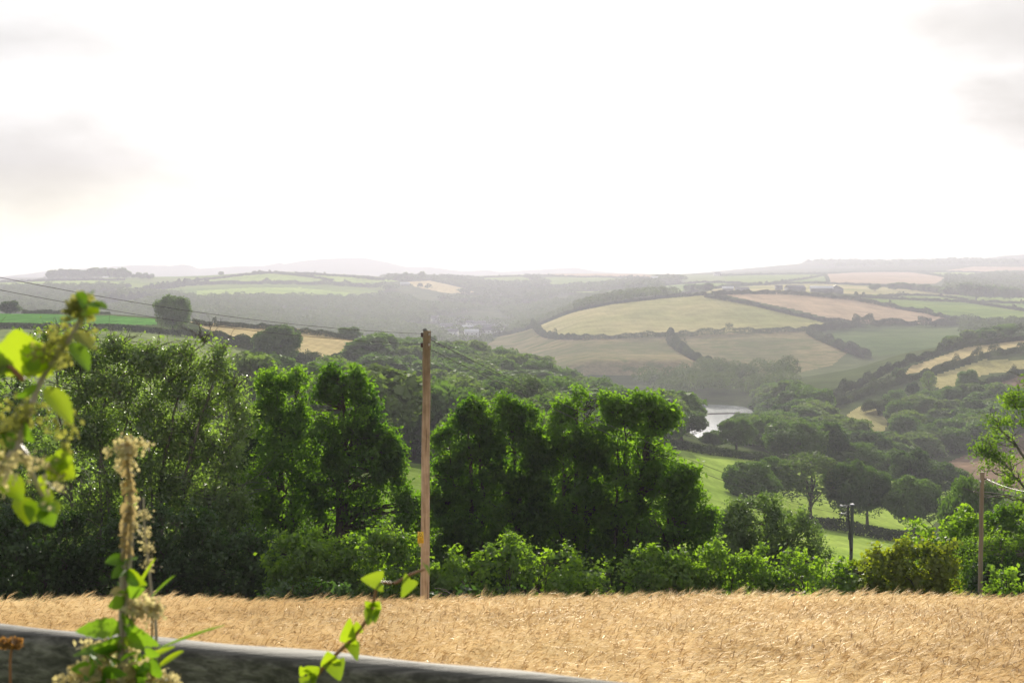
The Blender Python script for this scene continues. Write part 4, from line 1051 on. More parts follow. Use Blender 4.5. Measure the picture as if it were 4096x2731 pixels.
# the row of elms and the ash clump beyond the barley
leafy('elm_tree', 'columnar green tree left of the double topped tree, right of the bare twigged ash', 'tree',
      [(1090,1565,62,58),(1185,1560,42,52),(1100,1680,95,110),(1170,1700,70,90),(1160,1830,110,130),(1080,1930,110,140),(1180,2050,100,120),(1090,2110,100,120)], 52,
      [(1130, [(1128,2100),(1135,1800),(1105,1560)], .14), (1160, [(1170,2000),(1185,1600)], .08)], 'leaf_elm', 760, 26, .078)
leafy('elm_tree', 'tall double topped tree with one dark trunk standing left of the near pole', 'tree',
      [(1345,1545,58,52),(1440,1548,50,52),(1320,1620,60,70),(1400,1640,100,90),(1470,1650,55,80),(1290,1760,55,120),(1390,1790,80,100),(1520,1790,80,75),(1570,1850,45,60),(1450,1880,110,110),(1290,1920,70,110),(1560,1960,75,100),(1320,2050,90,90),(1480,2080,120,90),(1600,2060,60,70)], 51,
      [(1355, [(1358,2060),(1362,1900),(1385,1740),(1370,1560)], .17), (1372, [(1395,1800),(1440,1570)], .07)], 'leaf_elm', 1050, 26, .078, twig=.3)
leafy('elm_tree', 'green tree just right of the near pole with a rounded bushy top', 'tree',
      [(1860,1660,62,42),(1920,1672,50,45),(1880,1740,110,80),(1800,1800,70,80),(1945,1800,60,80),(1870,1900,130,120),(1770,1950,70,110),(1800,2060,100,110),(1910,2070,110,110)], 52,
      [(1880, [(1885,2000),(1880,1700)], .13), (1930, [(1935,1990),(1915,1720)], .08), (1820, [(1815,2000),(1800,1800)], .07)], 'leaf_elm', 900, 26, .078)
leafy('elm_tree', 'narrow two pronged tree in the middle of the row right of the near pole', 'tree',
      [(2035,1655,42,48),(2120,1680,36,42),(2040,1730,65,60),(2110,1760,60,60),(2070,1850,95,110),(2160,1880,50,90),(2010,1960,70,110),(2110,2000,100,120),(2060,2110,110,80)], 52.5,
      [(2070, [(2070,2000),(2050,1700)], .13), (2120, [(2125,1980),(2118,1720)], .09)], 'leaf_elm', 820, 26, .078)
leafy('elm_tree', 'broad flat topped tree, left half of the tallest clump right of the pole', 'tree',
      [(2330,1610,75,38),(2250,1660,50,50),(2400,1640,50,42),(2300,1720,110,75),(2390,1750,70,90),(2270,1850,90,110),(2370,1900,80,120),(2220,1960,60,110),(2300,2020,100,110),(2390,2080,90,100),(2220,2110,80,70)], 52,
      [(2300, [(2300,2000),(2310,1640)], .14), (2350, [(2345,1960),(2335,1640)], .09), (2260, [(2255,2000),(2250,1700)], .07)], 'leaf_elm', 1050, 26, .078)
leafy('elm_tree', 'flat topped tree with an overhanging right shoulder above the bright field', 'tree',
      [(2475,1650,60,45),(2560,1632,60,38),(2640,1650,55,42),(2665,1690,35,30),(2530,1730,100,75),(2620,1760,60,60),(2650,1850,50,90),(2550,1850,80,110),(2480,1830,70,90),(2590,1880,70,110),(2500,1970,80,110),(2640,1960,50,80),(2560,2080,110,90),(2450,2100,60,80)], 51.5,
      [(2560, [(2560,2000),(2580,1800),(2600,1660)], .15), (2510, [(2505,1960),(2500,1700)], .10), (2470, [(2465,2000),(2470,1750)], .07)], 'leaf_elm', 1050, 26, .078)
leafy('elm_tree', 'lower leafy tree with a pointed side branch at the right end of the row', 'tree',
      [(2760,1910,40,28),(2720,1950,60,50),(2670,2000,70,70),(2760,2040,70,80),(2700,2110,110,80),(2800,2120,60,70),(2640,2140,70,60)], 50,
      [(2710, [(2700,2080),(2730,1930)], .09), (2660, [(2670,2080),(2680,2000)], .06)], 'leaf_elm', 620, 26, .078)
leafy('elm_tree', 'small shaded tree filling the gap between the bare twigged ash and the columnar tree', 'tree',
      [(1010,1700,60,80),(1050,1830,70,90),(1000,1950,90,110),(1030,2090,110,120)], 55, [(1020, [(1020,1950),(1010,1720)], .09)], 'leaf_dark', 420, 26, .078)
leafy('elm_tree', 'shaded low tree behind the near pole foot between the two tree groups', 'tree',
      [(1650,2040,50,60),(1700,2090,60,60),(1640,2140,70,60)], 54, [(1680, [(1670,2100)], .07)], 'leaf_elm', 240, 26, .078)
leafy('ash_tree', 'wide ash with many bare upright twigs and thin leaves behind the nettle stems', 'tree',
      [(220,1350,60,40),(340,1345,45,40),(470,1400,80,50),(330,1440,110,60),(600,1440,90,70),(810,1360,38,36),(740,1420,50,45),(885,1405,32,26),(850,1480,70,55),(700,1530,110,70),(470,1540,120,80),(300,1570,110,90),(930,1560,60,60),(830,1620,90,70),(580,1680,140,90),(960,1680,50,80),(380,1720,130,100),(740,1760,130,110),(900,1830,90,110),(250,1850,130,110),(540,1880,140,110),(760,1960,140,100),(380,2010,150,110),(900,2020,100,100)], 48,
      [(560, [(560,1950),(520,1700),(470,1450)], .082), (640, [(640,1950),(700,1650),(760,1420)], .071), (450, [(430,1900),(350,1600),(300,1400)], .066), (600, [(600,1800),(600,1400)], .049), (700, [(740,1900),(830,1600),(870,1450)], .060), (500, [(490,1800),(540,1500),(560,1370)], .044), (300, [(280,1900),(230,1600),(220,1380)], .055), (800, [(850,2000),(900,1800),(930,1600)], .044), (380, [(400,1800),(430,1500),(400,1360)], .038)],
      'leaf_ash', 3600, 17, .070, .17, bark='bark_ash', twig=.62, bare=300, inner=.10, shell=.25, spread=.75, gaps=.22)
for i_, (x_, y_) in enumerate([(1860,1830),(2110,1840),(2330,1790),(2560,1800),(1300,1880)]):
    leafy('elm_tree', ['shaded tree behind the rounded bushy tree right of the near pole','shaded tree behind the narrow two pronged tree of the row','shaded tree behind the left half of the tallest clump','shaded tree behind the flat topped tree with the overhanging shoulder','shaded tree behind the double topped tree left of the near pole'][i_], 'tree',
          [(x_, y_, 90, 70), (x_ - 70, y_ + 110, 80, 90), (x_ + 70, y_ + 110, 80, 90), (x_, y_ + 210, 110, 110), (x_ - 60, y_ + 330, 100, 100), (x_ + 60, y_ + 330, 100, 100)], 56,
          [(x_, [(x_ + 10, y_ + 300), (x_, y_)], .10)], 'leaf_elm', 420, 22, .085, .16, twig=.3, inner=.08)
for i_, (x_, y_) in enumerate([(150,1780),(420,1700),(680,1760),(930,1760)]):
    leafy('ash_tree', ['shaded tree behind the left of the bare twigged ash','shaded tree behind the middle of the bare twigged ash','shaded tree behind the right half of the bare twigged ash','shaded tree between the bare twigged ash and the columnar tree'][i_], 'tree',
          [(x_, y_, 100, 80), (x_ - 80, y_ + 130, 90, 100), (x_ + 80, y_ + 120, 90, 100), (x_, y_ + 230, 130, 120), (x_ - 60, y_ + 380, 110, 110), (x_ + 70, y_ + 380, 110, 110)], 56,
          [(x_, [(x_ + 10, y_ + 300), (x_, y_)], .10)], 'leaf_willow' if i_ % 2 else 'leaf_ash', 900, 20, .085, .16, bark='bark_ash', twig=.3, inner=.10)
leafy('ash_tree', 'dark leafy tree at the left edge behind the sunlit bramble leaf', 'tree',
      [(-160,1420,120,90),(10,1440,90,60),(90,1330,50,30),(130,1420,80,60),(30,1560,130,110),(-150,1620,150,140),(110,1700,100,120),(-40,1800,150,140),(120,1900,110,120),(-120,2000,160,140),(40,2060,130,120)], 50,
      [(20, [(30,1900),(60,1600),(100,1400)], .14), (-80, [(-100,1800),(-60,1500)], .12)], 'leaf_ash', 1100, 26, .072, bark='bark_ash', twig=.5, bare=25, inner=.08)
leafy('willow_tree', 'rounded grey green willow bush tree behind the hazel hedge, right of the row', 'tree',
      [(2960,2020,55,30),(3080,2012,80,35),(2920,2080,70,60),(3020,2090,110,80),(3150,2085,90,70),(3230,2150,70,70),(3060,2180,140,90),(2900,2170,80,80),(3270,2220,60,50),(3180,2230,110,60)], 60,
      [(3060, [(3060,2150),(3070,2050)], .12), (3130, [(3150,2150)], .08), (2960, [(2950,2150)], .08)], 'leaf_willow', 1300, 26, .066, .14, twig=.3)
leafy('ash_tree', 'airy ash with sunlit leaf tufts reaching in from the right edge above the pole', 'tree',
      [(4060,1600,45,40),(4090,1690,50,40),(3985,1690,42,28),(4020,1760,50,32),(3950,1780,40,26),(3920,1810,32,22),(3990,1840,50,30),(4070,1830,55,40),(3950,1880,36,22),(4060,1910,55,36),(4100,1980,60,40),(3900,1975,18,12),(4180,1600,70,60),(4220,1750,90,80),(4200,1900,90,80),(4160,2040,80,60),(4140,1530,60,40)], 46,
      [(4260, [(4250,2150),(4220,1950),(4170,1700),(4140,1540)], .17), (4240, [(4160,2050),(4060,1900),(3980,1830)], .06), (4230, [(4150,1900),(4040,1760),(3990,1690)], .06)],
      'leaf_hazel', 430, 36, .07, .15, bark='bark_ash', twig=.9, bare=30, inner=.0, aspect=.34, shell=.4, spread=.6)

def bush(x0, x1, ytop, d, label, mat='leaf_hazel', n=None, leaf=.066, name='hazel_bush', seed=0, density=1.0, ragged=1.0, group=None):
    r = np.random.default_rng(seed); k = d / FPX
    yb = project(0, d, float(ground_px((x0 + x1) / 2, d).z))[1]; H = min(yb, 2480) - ytop; yb = min(yb, 2480); W = x1 - x0; L = []
    nx = max(3, int(W / 85))
    for i in range(nx):
        fx = (i + .5) / nx; x = x0 + W * fx + r.uniform(-15, 15); 
        top = ytop + 60 * abs(2 * fx - 1) ** 2.5 + r.uniform(0, 38) * ragged; rx = W / nx * r.uniform(.55, .85)
        y = top + 45
        L.append((x, y, rx * .8, 48))
        while y < yb:
            y += 70; L.append((x + r.uniform(-25, 25), y, rx * 1.1, 75, r.uniform(-.6, .3)))
    tr = [(x0 + W * r.uniform(.2, .8), [(x0 + W * r.uniform(.15, .85), ytop + H * .35)], .035) for _ in range(4)]
    nn = int(W * H * k * k * 62 * density) if n is None else n
    return leafy(name, label, 'bush', L, d, tr, mat, nn, 24, leaf, .11, twig=.2, inner=.2, aspect=.72, stem_r=.03, inner_size=.11, group=group)
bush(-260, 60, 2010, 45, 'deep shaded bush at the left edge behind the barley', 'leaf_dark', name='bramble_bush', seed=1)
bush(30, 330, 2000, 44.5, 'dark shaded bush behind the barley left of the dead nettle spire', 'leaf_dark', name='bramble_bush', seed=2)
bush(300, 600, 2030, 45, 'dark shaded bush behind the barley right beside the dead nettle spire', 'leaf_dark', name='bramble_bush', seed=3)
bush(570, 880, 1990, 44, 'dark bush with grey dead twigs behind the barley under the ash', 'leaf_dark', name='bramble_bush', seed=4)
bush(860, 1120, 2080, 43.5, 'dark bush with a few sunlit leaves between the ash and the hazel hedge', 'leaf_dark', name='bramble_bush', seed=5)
bush(1090, 1420, 2095, 42, 'shaded hazel bush at the left end of the hedge', 'leaf_hazel', seed=6)
bush(1390, 1695, 2070, 42, 'tall hazel bush against the left side of the near pole', 'leaf_hazel', seed=7, ragged=1.3)
bush(1690, 1960, 2190, 41.5, 'hazel bush with pale upper leaves against the right side of the near pole', 'leaf_hazel', seed=8)
bush(1920, 2330, 2145, 41.5, 'big domed hazel bush right of the near pole', 'leaf_hazel', seed=9)
bush(2300, 2420, 2240, 42, 'low dip of hazel leaves between two big hedge bushes', 'leaf_hazel', seed=10)
bush(2380, 2740, 2180, 41, 'hazel bush below the pointed end of the tree row', 'leaf_hazel', seed=11)
bush(2700, 3060, 2145, 41, 'bright leaved hazel bush in front of the willow, left part', 'leaf_hazel', seed=12)
bush(3030, 3400, 2190, 41, 'bright leaved hazel bush in front of the willow, right part', 'leaf_hazel', seed=13)
bush(3370, 3560, 2195, 41, 'small yellowing bush at the foot of the short cable pole', 'leaf_yellow', name='yellowing_bush', seed=14)
bush(3480, 3850, 2125, 40, 'rounded yellow flecked bush left of the right pole', 'leaf_yellow', name='yellowing_bush', seed=15)
bush(3640, 4000, 2010, 49, 'high leafy bush behind the right pole, sunlit on its left shoulder', 'leaf_hazel', seed=16)
bush(3930, 4300, 1985, 48, 'high dark bush at the right edge below the ash', 'leaf_hazel', seed=17)
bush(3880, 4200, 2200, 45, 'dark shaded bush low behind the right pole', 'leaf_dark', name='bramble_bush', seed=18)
bush(3960, 4070, 2220, 38, 'small sunlit sapling growing at the right foot of the right pole', 'leaf_hazel', name='sapling', seed=19, leaf=.065, density=.7)
bush(3870, 3950, 2330, 38, 'tiny tuft of leaves at the left foot of the right pole', 'leaf_hazel', name='sapling', seed=20)
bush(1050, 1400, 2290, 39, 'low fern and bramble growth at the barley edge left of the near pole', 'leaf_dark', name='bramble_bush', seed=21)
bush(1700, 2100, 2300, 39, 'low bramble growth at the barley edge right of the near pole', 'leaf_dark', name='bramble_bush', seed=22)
# ------------------------------------------------------------ poles, wires, sign
M['pole_wood'] = plain_mat('pole_wood', (.34, .255, .18), (.60, .48, .36), 9, .85, .35, (1, 1, .06), detail=7)
def pole_mat(name, c1, c2, grey, z0, z1):
    m, nt = new_mat(name); out = N(nt, 'ShaderNodeOutputMaterial'); b = N(nt, 'ShaderNodeBsdfPrincipled'); tcn = N(nt, 'ShaderNodeTexCoord')
    mp = N(nt, 'ShaderNodeMapping'); mp.inputs['Scale'].default_value = (1, 1, .05); nt.links.new(tcn.outputs['Object'], mp.inputs[0])
    a = noise(nt, 26, 6, .65, mp.outputs[0]); c = ramp(nt, a, [(.3, c1), (.7, c2)])
    big = noise(nt, 1.1, 4, .6, tcn.outputs['Object'])
    sx = N(nt, 'ShaderNodeSeparateXYZ'); nt.links.new(tcn.outputs['Object'], sx.inputs[0])
    zz_ = N(nt, 'ShaderNodeMath', operation='MULTIPLY_ADD'); nt.links.new(big, zz_.inputs[0]); zz_.inputs[1].default_value = 2.6; nt.links.new(sx.outputs[2], zz_.inputs[2])
    mr = N(nt, 'ShaderNodeMapRange'); nt.links.new(zz_.outputs[0], mr.inputs[0]); mr.inputs[1].default_value = z0 + 1.3; mr.inputs[2].default_value = z1 + 1.3
    c = mixc(nt, mr.outputs[0], c, mixc(nt, 1.0, c, grey, 'MULTIPLY'))
    mp2 = N(nt, 'ShaderNodeMapping'); mp2.inputs['Scale'].default_value = (1, 1, .018); nt.links.new(tcn.outputs['Object'], mp2.inputs[0])
    cr = noise(nt, 34, 3, .5, mp2.outputs[0]); c = mixc(nt, 1.0, c, ramp(nt, cr, [(.30, (.28, .24, .2)), (.37, (1, 1, 1))]), 'MULTIPLY')
    c = mixc(nt, 1.0, c, ramp(nt, noise(nt, 5, 3, .5, tcn.outputs['Object']), [(.3, (.82, .8, .78)), (.6, (1.05, 1.05, 1.05))]), 'MULTIPLY')
    nt.links.new(c, b.inputs['Base Color']); b.inputs['Roughness'].default_value = .9; b.inputs['Specular IOR Level'].default_value = .15
    bp = N(nt, 'ShaderNodeBump'); bp.inputs['Strength'].default_value = .5; bp.inputs['Distance'].default_value = .01; nt.links.new(a, bp.inputs['Height']); nt.links.new(bp.outputs[0], b.inputs['Normal'])
    nt.links.new(b.outputs[0], out.inputs[0]); return m
M['pole_wood'] = pole_mat('pole_wood', (.36, .275, .205), (.60, .49, .38), (.50, .52, .46), 4.8, 7.0)
M['pole_grey'] = plain_mat('pole_grey', (.16, .135, .105), (.36, .31, .24), 9, .9, .35, (1, 1, .06), detail=7)
M['pole_dark'] = plain_mat('pole_dark', (.08, .09, .085), (.17, .18, .16), 9, .9, .3, (1, 1, .08))
M['porcelain'] = plain_mat('brown_porcelain', (.035, .018, .014), (.05, .025, .02), 5, .15)
M['galv'] = plain_mat('galvanised_steel', (.35, .36, .36), (.55, .55, .55), 20, .45, metal=.8)
M['cable'] = plain_mat('dark_cable', (.06, .06, .06), (.10, .10, .10), 8, .9, spec=.1)
M['cable_white'] = plain_mat('grey_cable', (.62, .62, .60), (.72, .72, .70), 8, .4)
M['yellow'] = plain_mat('sign_yellow', (.80, .56, .03), (.84, .60, .05), 4, .5)
M['black'] = plain_mat('sign_black', (.015, .013, .01), (.03, .025, .02), 8, .5)
M['pale_plate'] = plain_mat('pale_plate', (.60, .50, .22), (.66, .56, .28), 8, .5)

def pole(px, ytop, dtop, d, r_top, r_bot, mat, label, name='telegraph_pole', xbot=None):
    """a tapering round post standing on the ground at depth d"""
    top = P(px, ytop, dtop); xb = xbot if xbot is not None else px
    g = ground_px(xb, d); g.z -= .5
    root = thing(name, label, 'pole', Vector((g.x, g.y, g.z)))
    m = MB(); pts = [np.array(g) * (1 - t) + np.array(top) * t - np.array(g) for t in np.linspace(0, 1, 12)]
    pts = [q + rng.normal(size=3) * .004 for q in pts]
    m.tube(pts, np.linspace(r_bot, r_top, 12), 20)
    link('post', m.mesh('post'), [mat], root, smooth=False)
    for pl in root.children[0].data.polygons: pl.use_smooth = len(pl.vertices) == 4
    return root, Vector(g), top
def knob(center, root, org, r=.035, mat='porcelain', name='insulator', axis=(1, 0, 0)):
    m = MB(); a = Vector(axis).normalized(); c = Vector(center) - org
    prof = [(-.055, .012), (-.045, r * .8), (-.025, r), (-.008, r * .62), (.0, r * .62), (.014, r), (.034, r * .85), (.045, .012)]
    m.tube([np.array(c + a * t) for t, _ in prof], [q for _, q in prof], 12)
    return link(name, m.mesh(name), [M[mat]], root, smooth=True)
D0 = 32.0
near_pole, PG, PT = pole(1707, 1322, D0, D0, .088, .108, M['pole_wood'], 'tall brown wooden telegraph pole with a yellow warning plate, between the trees', xbot=1692)
mpx = D0 / FPX
def on_pole(y, dx=0, out=0):
    """point on the near pole's viewer side at photograph row y, dx pixels right of its axis"""
    t = (y - 1322) / (2400 - 1322); x = 1707 + (1693 - 1707) * t
    return P(x + dx, y, D0) + Vector((0, -out, 0))
# weathered top cap, two insulators to the left with their pins, two bracket plates to the right
m = MB(); m.tube([np.array(PT - PG) + [0, 0, -.004], np.array(PT - PG) + [0, 0, .012], np.array(PT - PG) + [.01, 0, .022]], [.091, .088, .05], 16)
link('pole_cap', m.mesh('pole_cap'), [M['pole_dark']], near_pole)
INS = []
for y in (1338, 1379):
    c = on_pole(y, -19, .02); k_ = knob(c, near_pole, PG, .034, axis=(0, 0, 1)); INS.append(c + Vector((-.02, 0, .02)))
    b = MB(); b.tube([np.array(c - PG) + [0, .0, -.06], np.array(c - PG) + [.02, .02, -.075], np.array(on_pole(y + 14, -12, .0) - PG)], .009, 6); link('pin', b.mesh('pin'), [M['galv']], k_)
    c2 = on_pole(y - 1, 11, .072); b = MB(); b.box(c2 - PG, (.045, .02, .06)); b.tube([np.array(c2 - PG) + [0, -.03, 0], np.array(c2 - PG) + [0, .01, 0]], .013, 8)
    link('bracket', b.mesh('bracket'), [M['galv']], near_pole)
# warning plate: triangle with a figure and a bolt, small print below
sign_c = on_pole(2145, -12, .112)
sgn = MB(); sw, sh = .148, .262; n_ = 7
sv = []
for i in range(n_ + 1):
    u = -sw / 2 + sw * i / n_; dep = .018 * (2 * u / sw) ** 2
    for z in (-sh / 2, sh / 2): sv.append([u, dep, z]); sv.append([u, dep + .004, z])
sf = []
for i in range(n_):
    a = i * 4; sf += [[a, a + 4, a + 6, a + 2], [a + 1, a + 3, a + 7, a + 5], [a, a + 1, a + 5, a + 4], [a + 2, a + 6, a + 7, a + 3]]
sf += [[0, 2, 3, 1], [n_ * 4, n_ * 4 + 1, n_ * 4 + 3, n_ * 4 + 2]]
sgn.add(np.array(sv) + np.array(sign_c - PG), sf)
plate = link('warning_plate', sgn.mesh('warning_plate'), [M['yellow']], near_pole)
def flat(m, pts, w):
    """painted strokes standing a hair proud of the plate"""
    for (x0, z0), (x1, z1) in zip(pts[:-1], pts[1:]):
        dx, dz = x1 - x0, z1 - z0; L = math.hypot(dx, dz) or 1e-6; nx, nz = -dz / L * w / 2, dx / L * w / 2
        q = [(x0 + nx, z0 + nz), (x1 + nx, z1 + nz), (x1 - nx, z1 - nz), (x0 - nx, z0 - nz)]
        m.add([[a + sign_c.x - PG.x, .018 * (2 * a / sw) ** 2 - .003 + sign_c.y - PG.y, b + sign_c.z - PG.z] for a, b in q], [[0, 1, 2, 3]])
m = MB()
T0, T1, T2 = (-.012, .118), (-.062, -.002), (.052, -.002)
flat(m, [T0, T1, T2, T0], .006)
flat(m, [(-.022, .066), (-.012, .050), (-.019, .047), (-.008, .030)], .004)               # bolt
flat(m, [(-.004, .050), (.002, .034), (.012, .028)], .005); flat(m, [(.002, .034), (-.016, .024), (-.030, .018)], .005)   # falling figure
flat(m, [(.000, .036), (.014, .030), (.022, .022)], .004); flat(m, [(-.016, .024), (-.022, .012)], .004); flat(m, [(-.004, .054), (-.002, .052)], .009)
link('pictogram', m.mesh('pictogram'), [M['black']], plate)
SM = []
def text(body, size, c, mat, parent, name='lettering'):
    cu = bpy.data.curves.new(name, 'FONT'); cu.body = body; cu.size = size; cu.align_x = 'CENTER'; cu.align_y = 'CENTER'; cu.extrude = .0006
    tmp = bpy.data.objects.new(name, cu); COL.objects.link(tmp); dg = bpy.context.evaluated_depsgraph_get()
    me = bpy.data.meshes.new_from_object(tmp.evaluated_get(dg)); bpy.data.objects.remove(tmp)
    me.transform(Matrix.Rotation(math.pi / 2, 4, 'X'))
    o = link(name, me, [mat], parent); o.location = c; return o
for z_, w_, h_ in ((-.062, .100, .013), (-.086, .118, .010), (-.106, .112, .010)):      # print too small to read: rows of tiny marks
    for q in range(int(w_ / .006)):
        if rng.random() < .8: flat(m2 := MB(), [(-w_ / 2 + q * .006, z_ - h_ * .3), (-w_ / 2 + q * .006 + .002, z_ + h_ * .3)], .003) or SM.append(m2)
m = MB()
for q in SM: m.add(q.V[0], q.F[0])
link('small_print', m.mesh('small_print'), [M['black']], plate)
for t_, s_, z_ in (('Danger of Death', .0155, -.020), ('Keep off', .016, -.037)):
    text(t_, s_, sign_c - PG + Vector((-.004, -.004, z_)), M['black'], plate)
for z_, w_, h_ in ((-.155, .084, .034), (-.195, .056, .034)):
    b = MB(); b.box(sign_c - PG + Vector((-.012, .005, z_)), (w_, .004, h_)); link('number_plate', b.mesh('number_plate'), [M['pale_plate']], near_pole)

def wire(a, b, sag, label, r=.0048, mat='cable', n=26, name='overhead_wire'):
    a, b = np.array(a), np.array(b); t = np.linspace(0, 1, n)[:, None]
    p = a * (1 - t) + b * t; p[:, 2] -= (4 * sag * t * (1 - t))[:, 0]
    m = MB(); m.tube(p - a, r, 5); o = link(name, m.mesh(name), [M[mat]], None, Vector(a), smooth=True)
    return tag(o, label, 'wire')
# lines to the left come towards the viewer, rising out of the frame
wire(INS[0], P(-900, 905, 21), .30, 'upper of the two wires leaving the near pole top to the left')
wire(INS[1], P(-900, 960, 21), .30, 'lower of the two wires leaving the near pole top to the left')

# pole with the cable head in the field dip, and the lines down to it
D1 = 78.0
cp, CG, CT = pole(3409, 2016, D1, D1, .088, .105, M['pole_dark'], 'short dark pole with cable end and two brackets in front of the oaks', xbot=3412)
c_up, c_lo = P(3363, 2023, D1), P(3366, 2054, D1)
for c in (c_up, c_lo):
    k_ = knob(c, cp, CG, .07, 'galv', axis=(1, 0, 0))
    for dz in (.06, -.05):
        b = MB(); e = P(3405, 0, D1); pts = [np.array(c - CG), np.array(c - CG) + [.28, 0, dz], np.array(Vector((P(3402, 2030, D1).x, D1, c.z)) - CG)]
        b.tube(pts, .014, 6); link('arm', b.mesh('arm'), [M['galv']], cp)
b = MB(); x_ = P(3391, 2030, D1).x - CG.x
zz = lambda y: P(3391, y, D1).z - CG.z
b.tube([[x_, -.1, zz(2018)], [x_, -.1, zz(2056)], [x_ + .05, -.12, zz(2085)], [x_ + .09, -.12, zz(2110)]], .055, 8)
b.tube([[x_ + .09, -.12, zz(2108)], [x_ + .09, -.12, zz(2130)]], .055, 8)
b.tube([[x_ + .10, -.12, zz(2128)], [x_ + .10, -.12, zz(2155)]], .09, 8)
b.tube([[x_ + .11, -.12, zz(2155)], [x_ + .16, -.12, zz(2210)]], .055, 8)
link('cable_end', b.mesh('cable_end'), [M['cable']], cp)
b = MB(); b.box((P(3422, 0, D1).x - CG.x + .06, -.1, zz(2194)), (.12, .14, .16)); link('junction_box', b.mesh('junction_box'), [M['porcelain']], cp)
b = MB(); b.tube([[CT.x - CG.x, 0, CT.z - CG.z - .02], [CT.x - CG.x, 0, CT.z - CG.z + .03]], [.13, .09], 12); link('pole_cap', b.mesh('pole_cap'), [M['galv']], cp)
wire(on_pole(1356, 12, .06), c_up, .55, 'upper wire running from the near pole down right to the short cable pole', .008)
wire(on_pole(1394, 12, .06), c_lo, .55, 'lower wire running from the near pole down right to the short cable pole', .008)

D2 = 38.5
rp, RG, RT = pole(3929, 1887, D2, D2, .057, .068, M['pole_grey'], 'thin weathered grey pole at the right in front of the hedge', xbot=3937)
b = MB(); b.box(P(3921, 1928, D2) - RG + Vector((0, -.03, 0)), (.035, .04, .09)); link('bracket', b.mesh('bracket'), [M['galv']], rp)
k2 = knob(P(3941, 1914, D2) + Vector((0, -.03, 0)), rp, RG, .022, 'porcelain')
wire(P(3945, 1914, D2), P(4700, 1830, 24), .5, 'pale cable from the thin right pole to the right edge', .004, 'cable_white')

# ------------------------------------------------------------ farm sheds and the village in the valley
M['roof_grey'] = plain_mat('roof_slate', (.10, .10, .105), (.17, .17, .18), .6, .55)
M['roof_bright'] = plain_mat('roof_sheet_metal', (.62, .63, .66), (.75, .76, .78), .6, .35)
M['wall_white'] = plain_mat('wall_white', (.62, .62, .62), (.74, .74, .73), .5, .8)
M['wall_grey'] = plain_mat('wall_grey', (.20, .20, .21), (.28, .28, .29), .5, .8)
M['window_dark'] = plain_mat('window_dark', (.03, .035, .045), (.06, .065, .08), .5, .2)
def house(px, py, dr, w, dpt, h, rz, label, name='house', walls='wall_white', roof='roof_grey', cat='house', rh=None, wins=3, storeys=2):
    p = hit(px, py, *dr); p.z -= .5
    t = thing(name, label, cat, p, None, rz)
    b = MB(); b.box((0, 0, h / 2), (w, dpt, h)); H = rh or dpt * .32
    b.tri([[-w / 2, -dpt / 2, h], [-w / 2, dpt / 2, h], [-w / 2, 0, h + H - .05]], [[0, 1, 2]]); b.tri([[w / 2, -dpt / 2, h], [w / 2, dpt / 2, h], [w / 2, 0, h + H - .05]], [[0, 2, 1]])
    link('wall', b.mesh('wall'), [M[walls]], t)
    b = MB(); e = .5; th = .22
    for s in (-1, 1):
        y0 = s * (dpt / 2 + e); z0 = h - e * H / (dpt / 2)
        b.add([[-w / 2 - e, y0, z0], [w / 2 + e, y0, z0], [w / 2 + e, 0, h + H], [-w / 2 - e, 0, h + H], [-w / 2 - e, y0, z0 + th], [w / 2 + e, y0, z0 + th], [w / 2 + e, 0, h + H + th], [-w / 2 - e, 0, h + H + th]],
              [[0, 1, 2, 3], [4, 7, 6, 5], [0, 4, 5, 1], [0, 3, 7, 4], [1, 5, 6, 2]])
    r_ = link('roof', b.mesh('roof'), [M[roof]], t)
    if cat == 'house':
        b = MB(); b.box((w * .32, 0, h + H + .4), (.8, .8, 1.6)); link('chimney', b.mesh('chimney'), [M['wall_grey']], r_)
    for i in range(wins):
        for s in range(storeys):
            b = MB(); b.box((-w / 2 + w * (i + .5) / wins, -dpt / 2 - .02, 1.4 + s * 2.6), (1.2, .1, 1.3)); link('window', b.mesh('window'), [M['window_dark']], t)
    return t
VH = [(1742,1290,9,'small white cottage highest on the left of the village'),(1788,1322,14,'long white house at the left end of the village'),(1800,1331,10,'white house below the long left house of the village'),
 (1826,1326,13,'low white terrace left of the village centre'),(1812,1347,9,'white house lowest at the left of the village'),(1872,1330,11,'white house with bright roof in the village centre left'),
 (1892,1337,14,'broad white house in the middle of the village'),(1925,1340,7,'narrow white gabled house in the middle of the village'),(1886,1359,12,'bright roofed house at the water side of the village'),
 (1948,1325,13,'white house in the upper right of the village'),(1955,1340,12,'white house behind the hedge end at the right of the village'),(1978,1332,18,'long white terrace of windows at the right of the village'),
 (1952,1302,13,'gabled house in the top row of the village'),(1986,1306,12,'white house at the right end of the top row of the village'),(1880,1308,8,'small white house among trees above the village centre'),
 (1905,1312,10,'grey roofed cottage among trees above the village centre'),(1926,1310,9,'pale gabled cottage among trees above the village centre'),(1842,1296,9,'small pale roofed cottage alone above the village')]
for i, (x, y, w, lab) in enumerate(VH):
    house(x, y, (1450, 2100), w * 1.15, 8, 6.2, rng.uniform(-.35, .35), lab, wins=max(2, int(w / 3.2)), roof='roof_bright' if i in (5, 8) else 'roof_grey')
house(1840, 1243, (1600, 2500), 22, 8, 3.5, .05, 'long low shed with a shining roof in the woods above the village', 'shed', 'wall_grey', 'roof_bright', 'shed', 1.4, 0)
house(3180, 1166, (1550, 2300), 20, 14, 4.5, .2, 'dark wide barn at the left of the plateau farm', 'barn', 'wall_grey', 'roof_grey', 'barn', 3.2, 0)
house(3285, 1170, (1550, 2300), 24, 14, 5, -.12, 'long barn with a shining metal roof on the plateau farm', 'barn', 'wall_grey', 'roof_bright', 'barn', 2.6, 0)
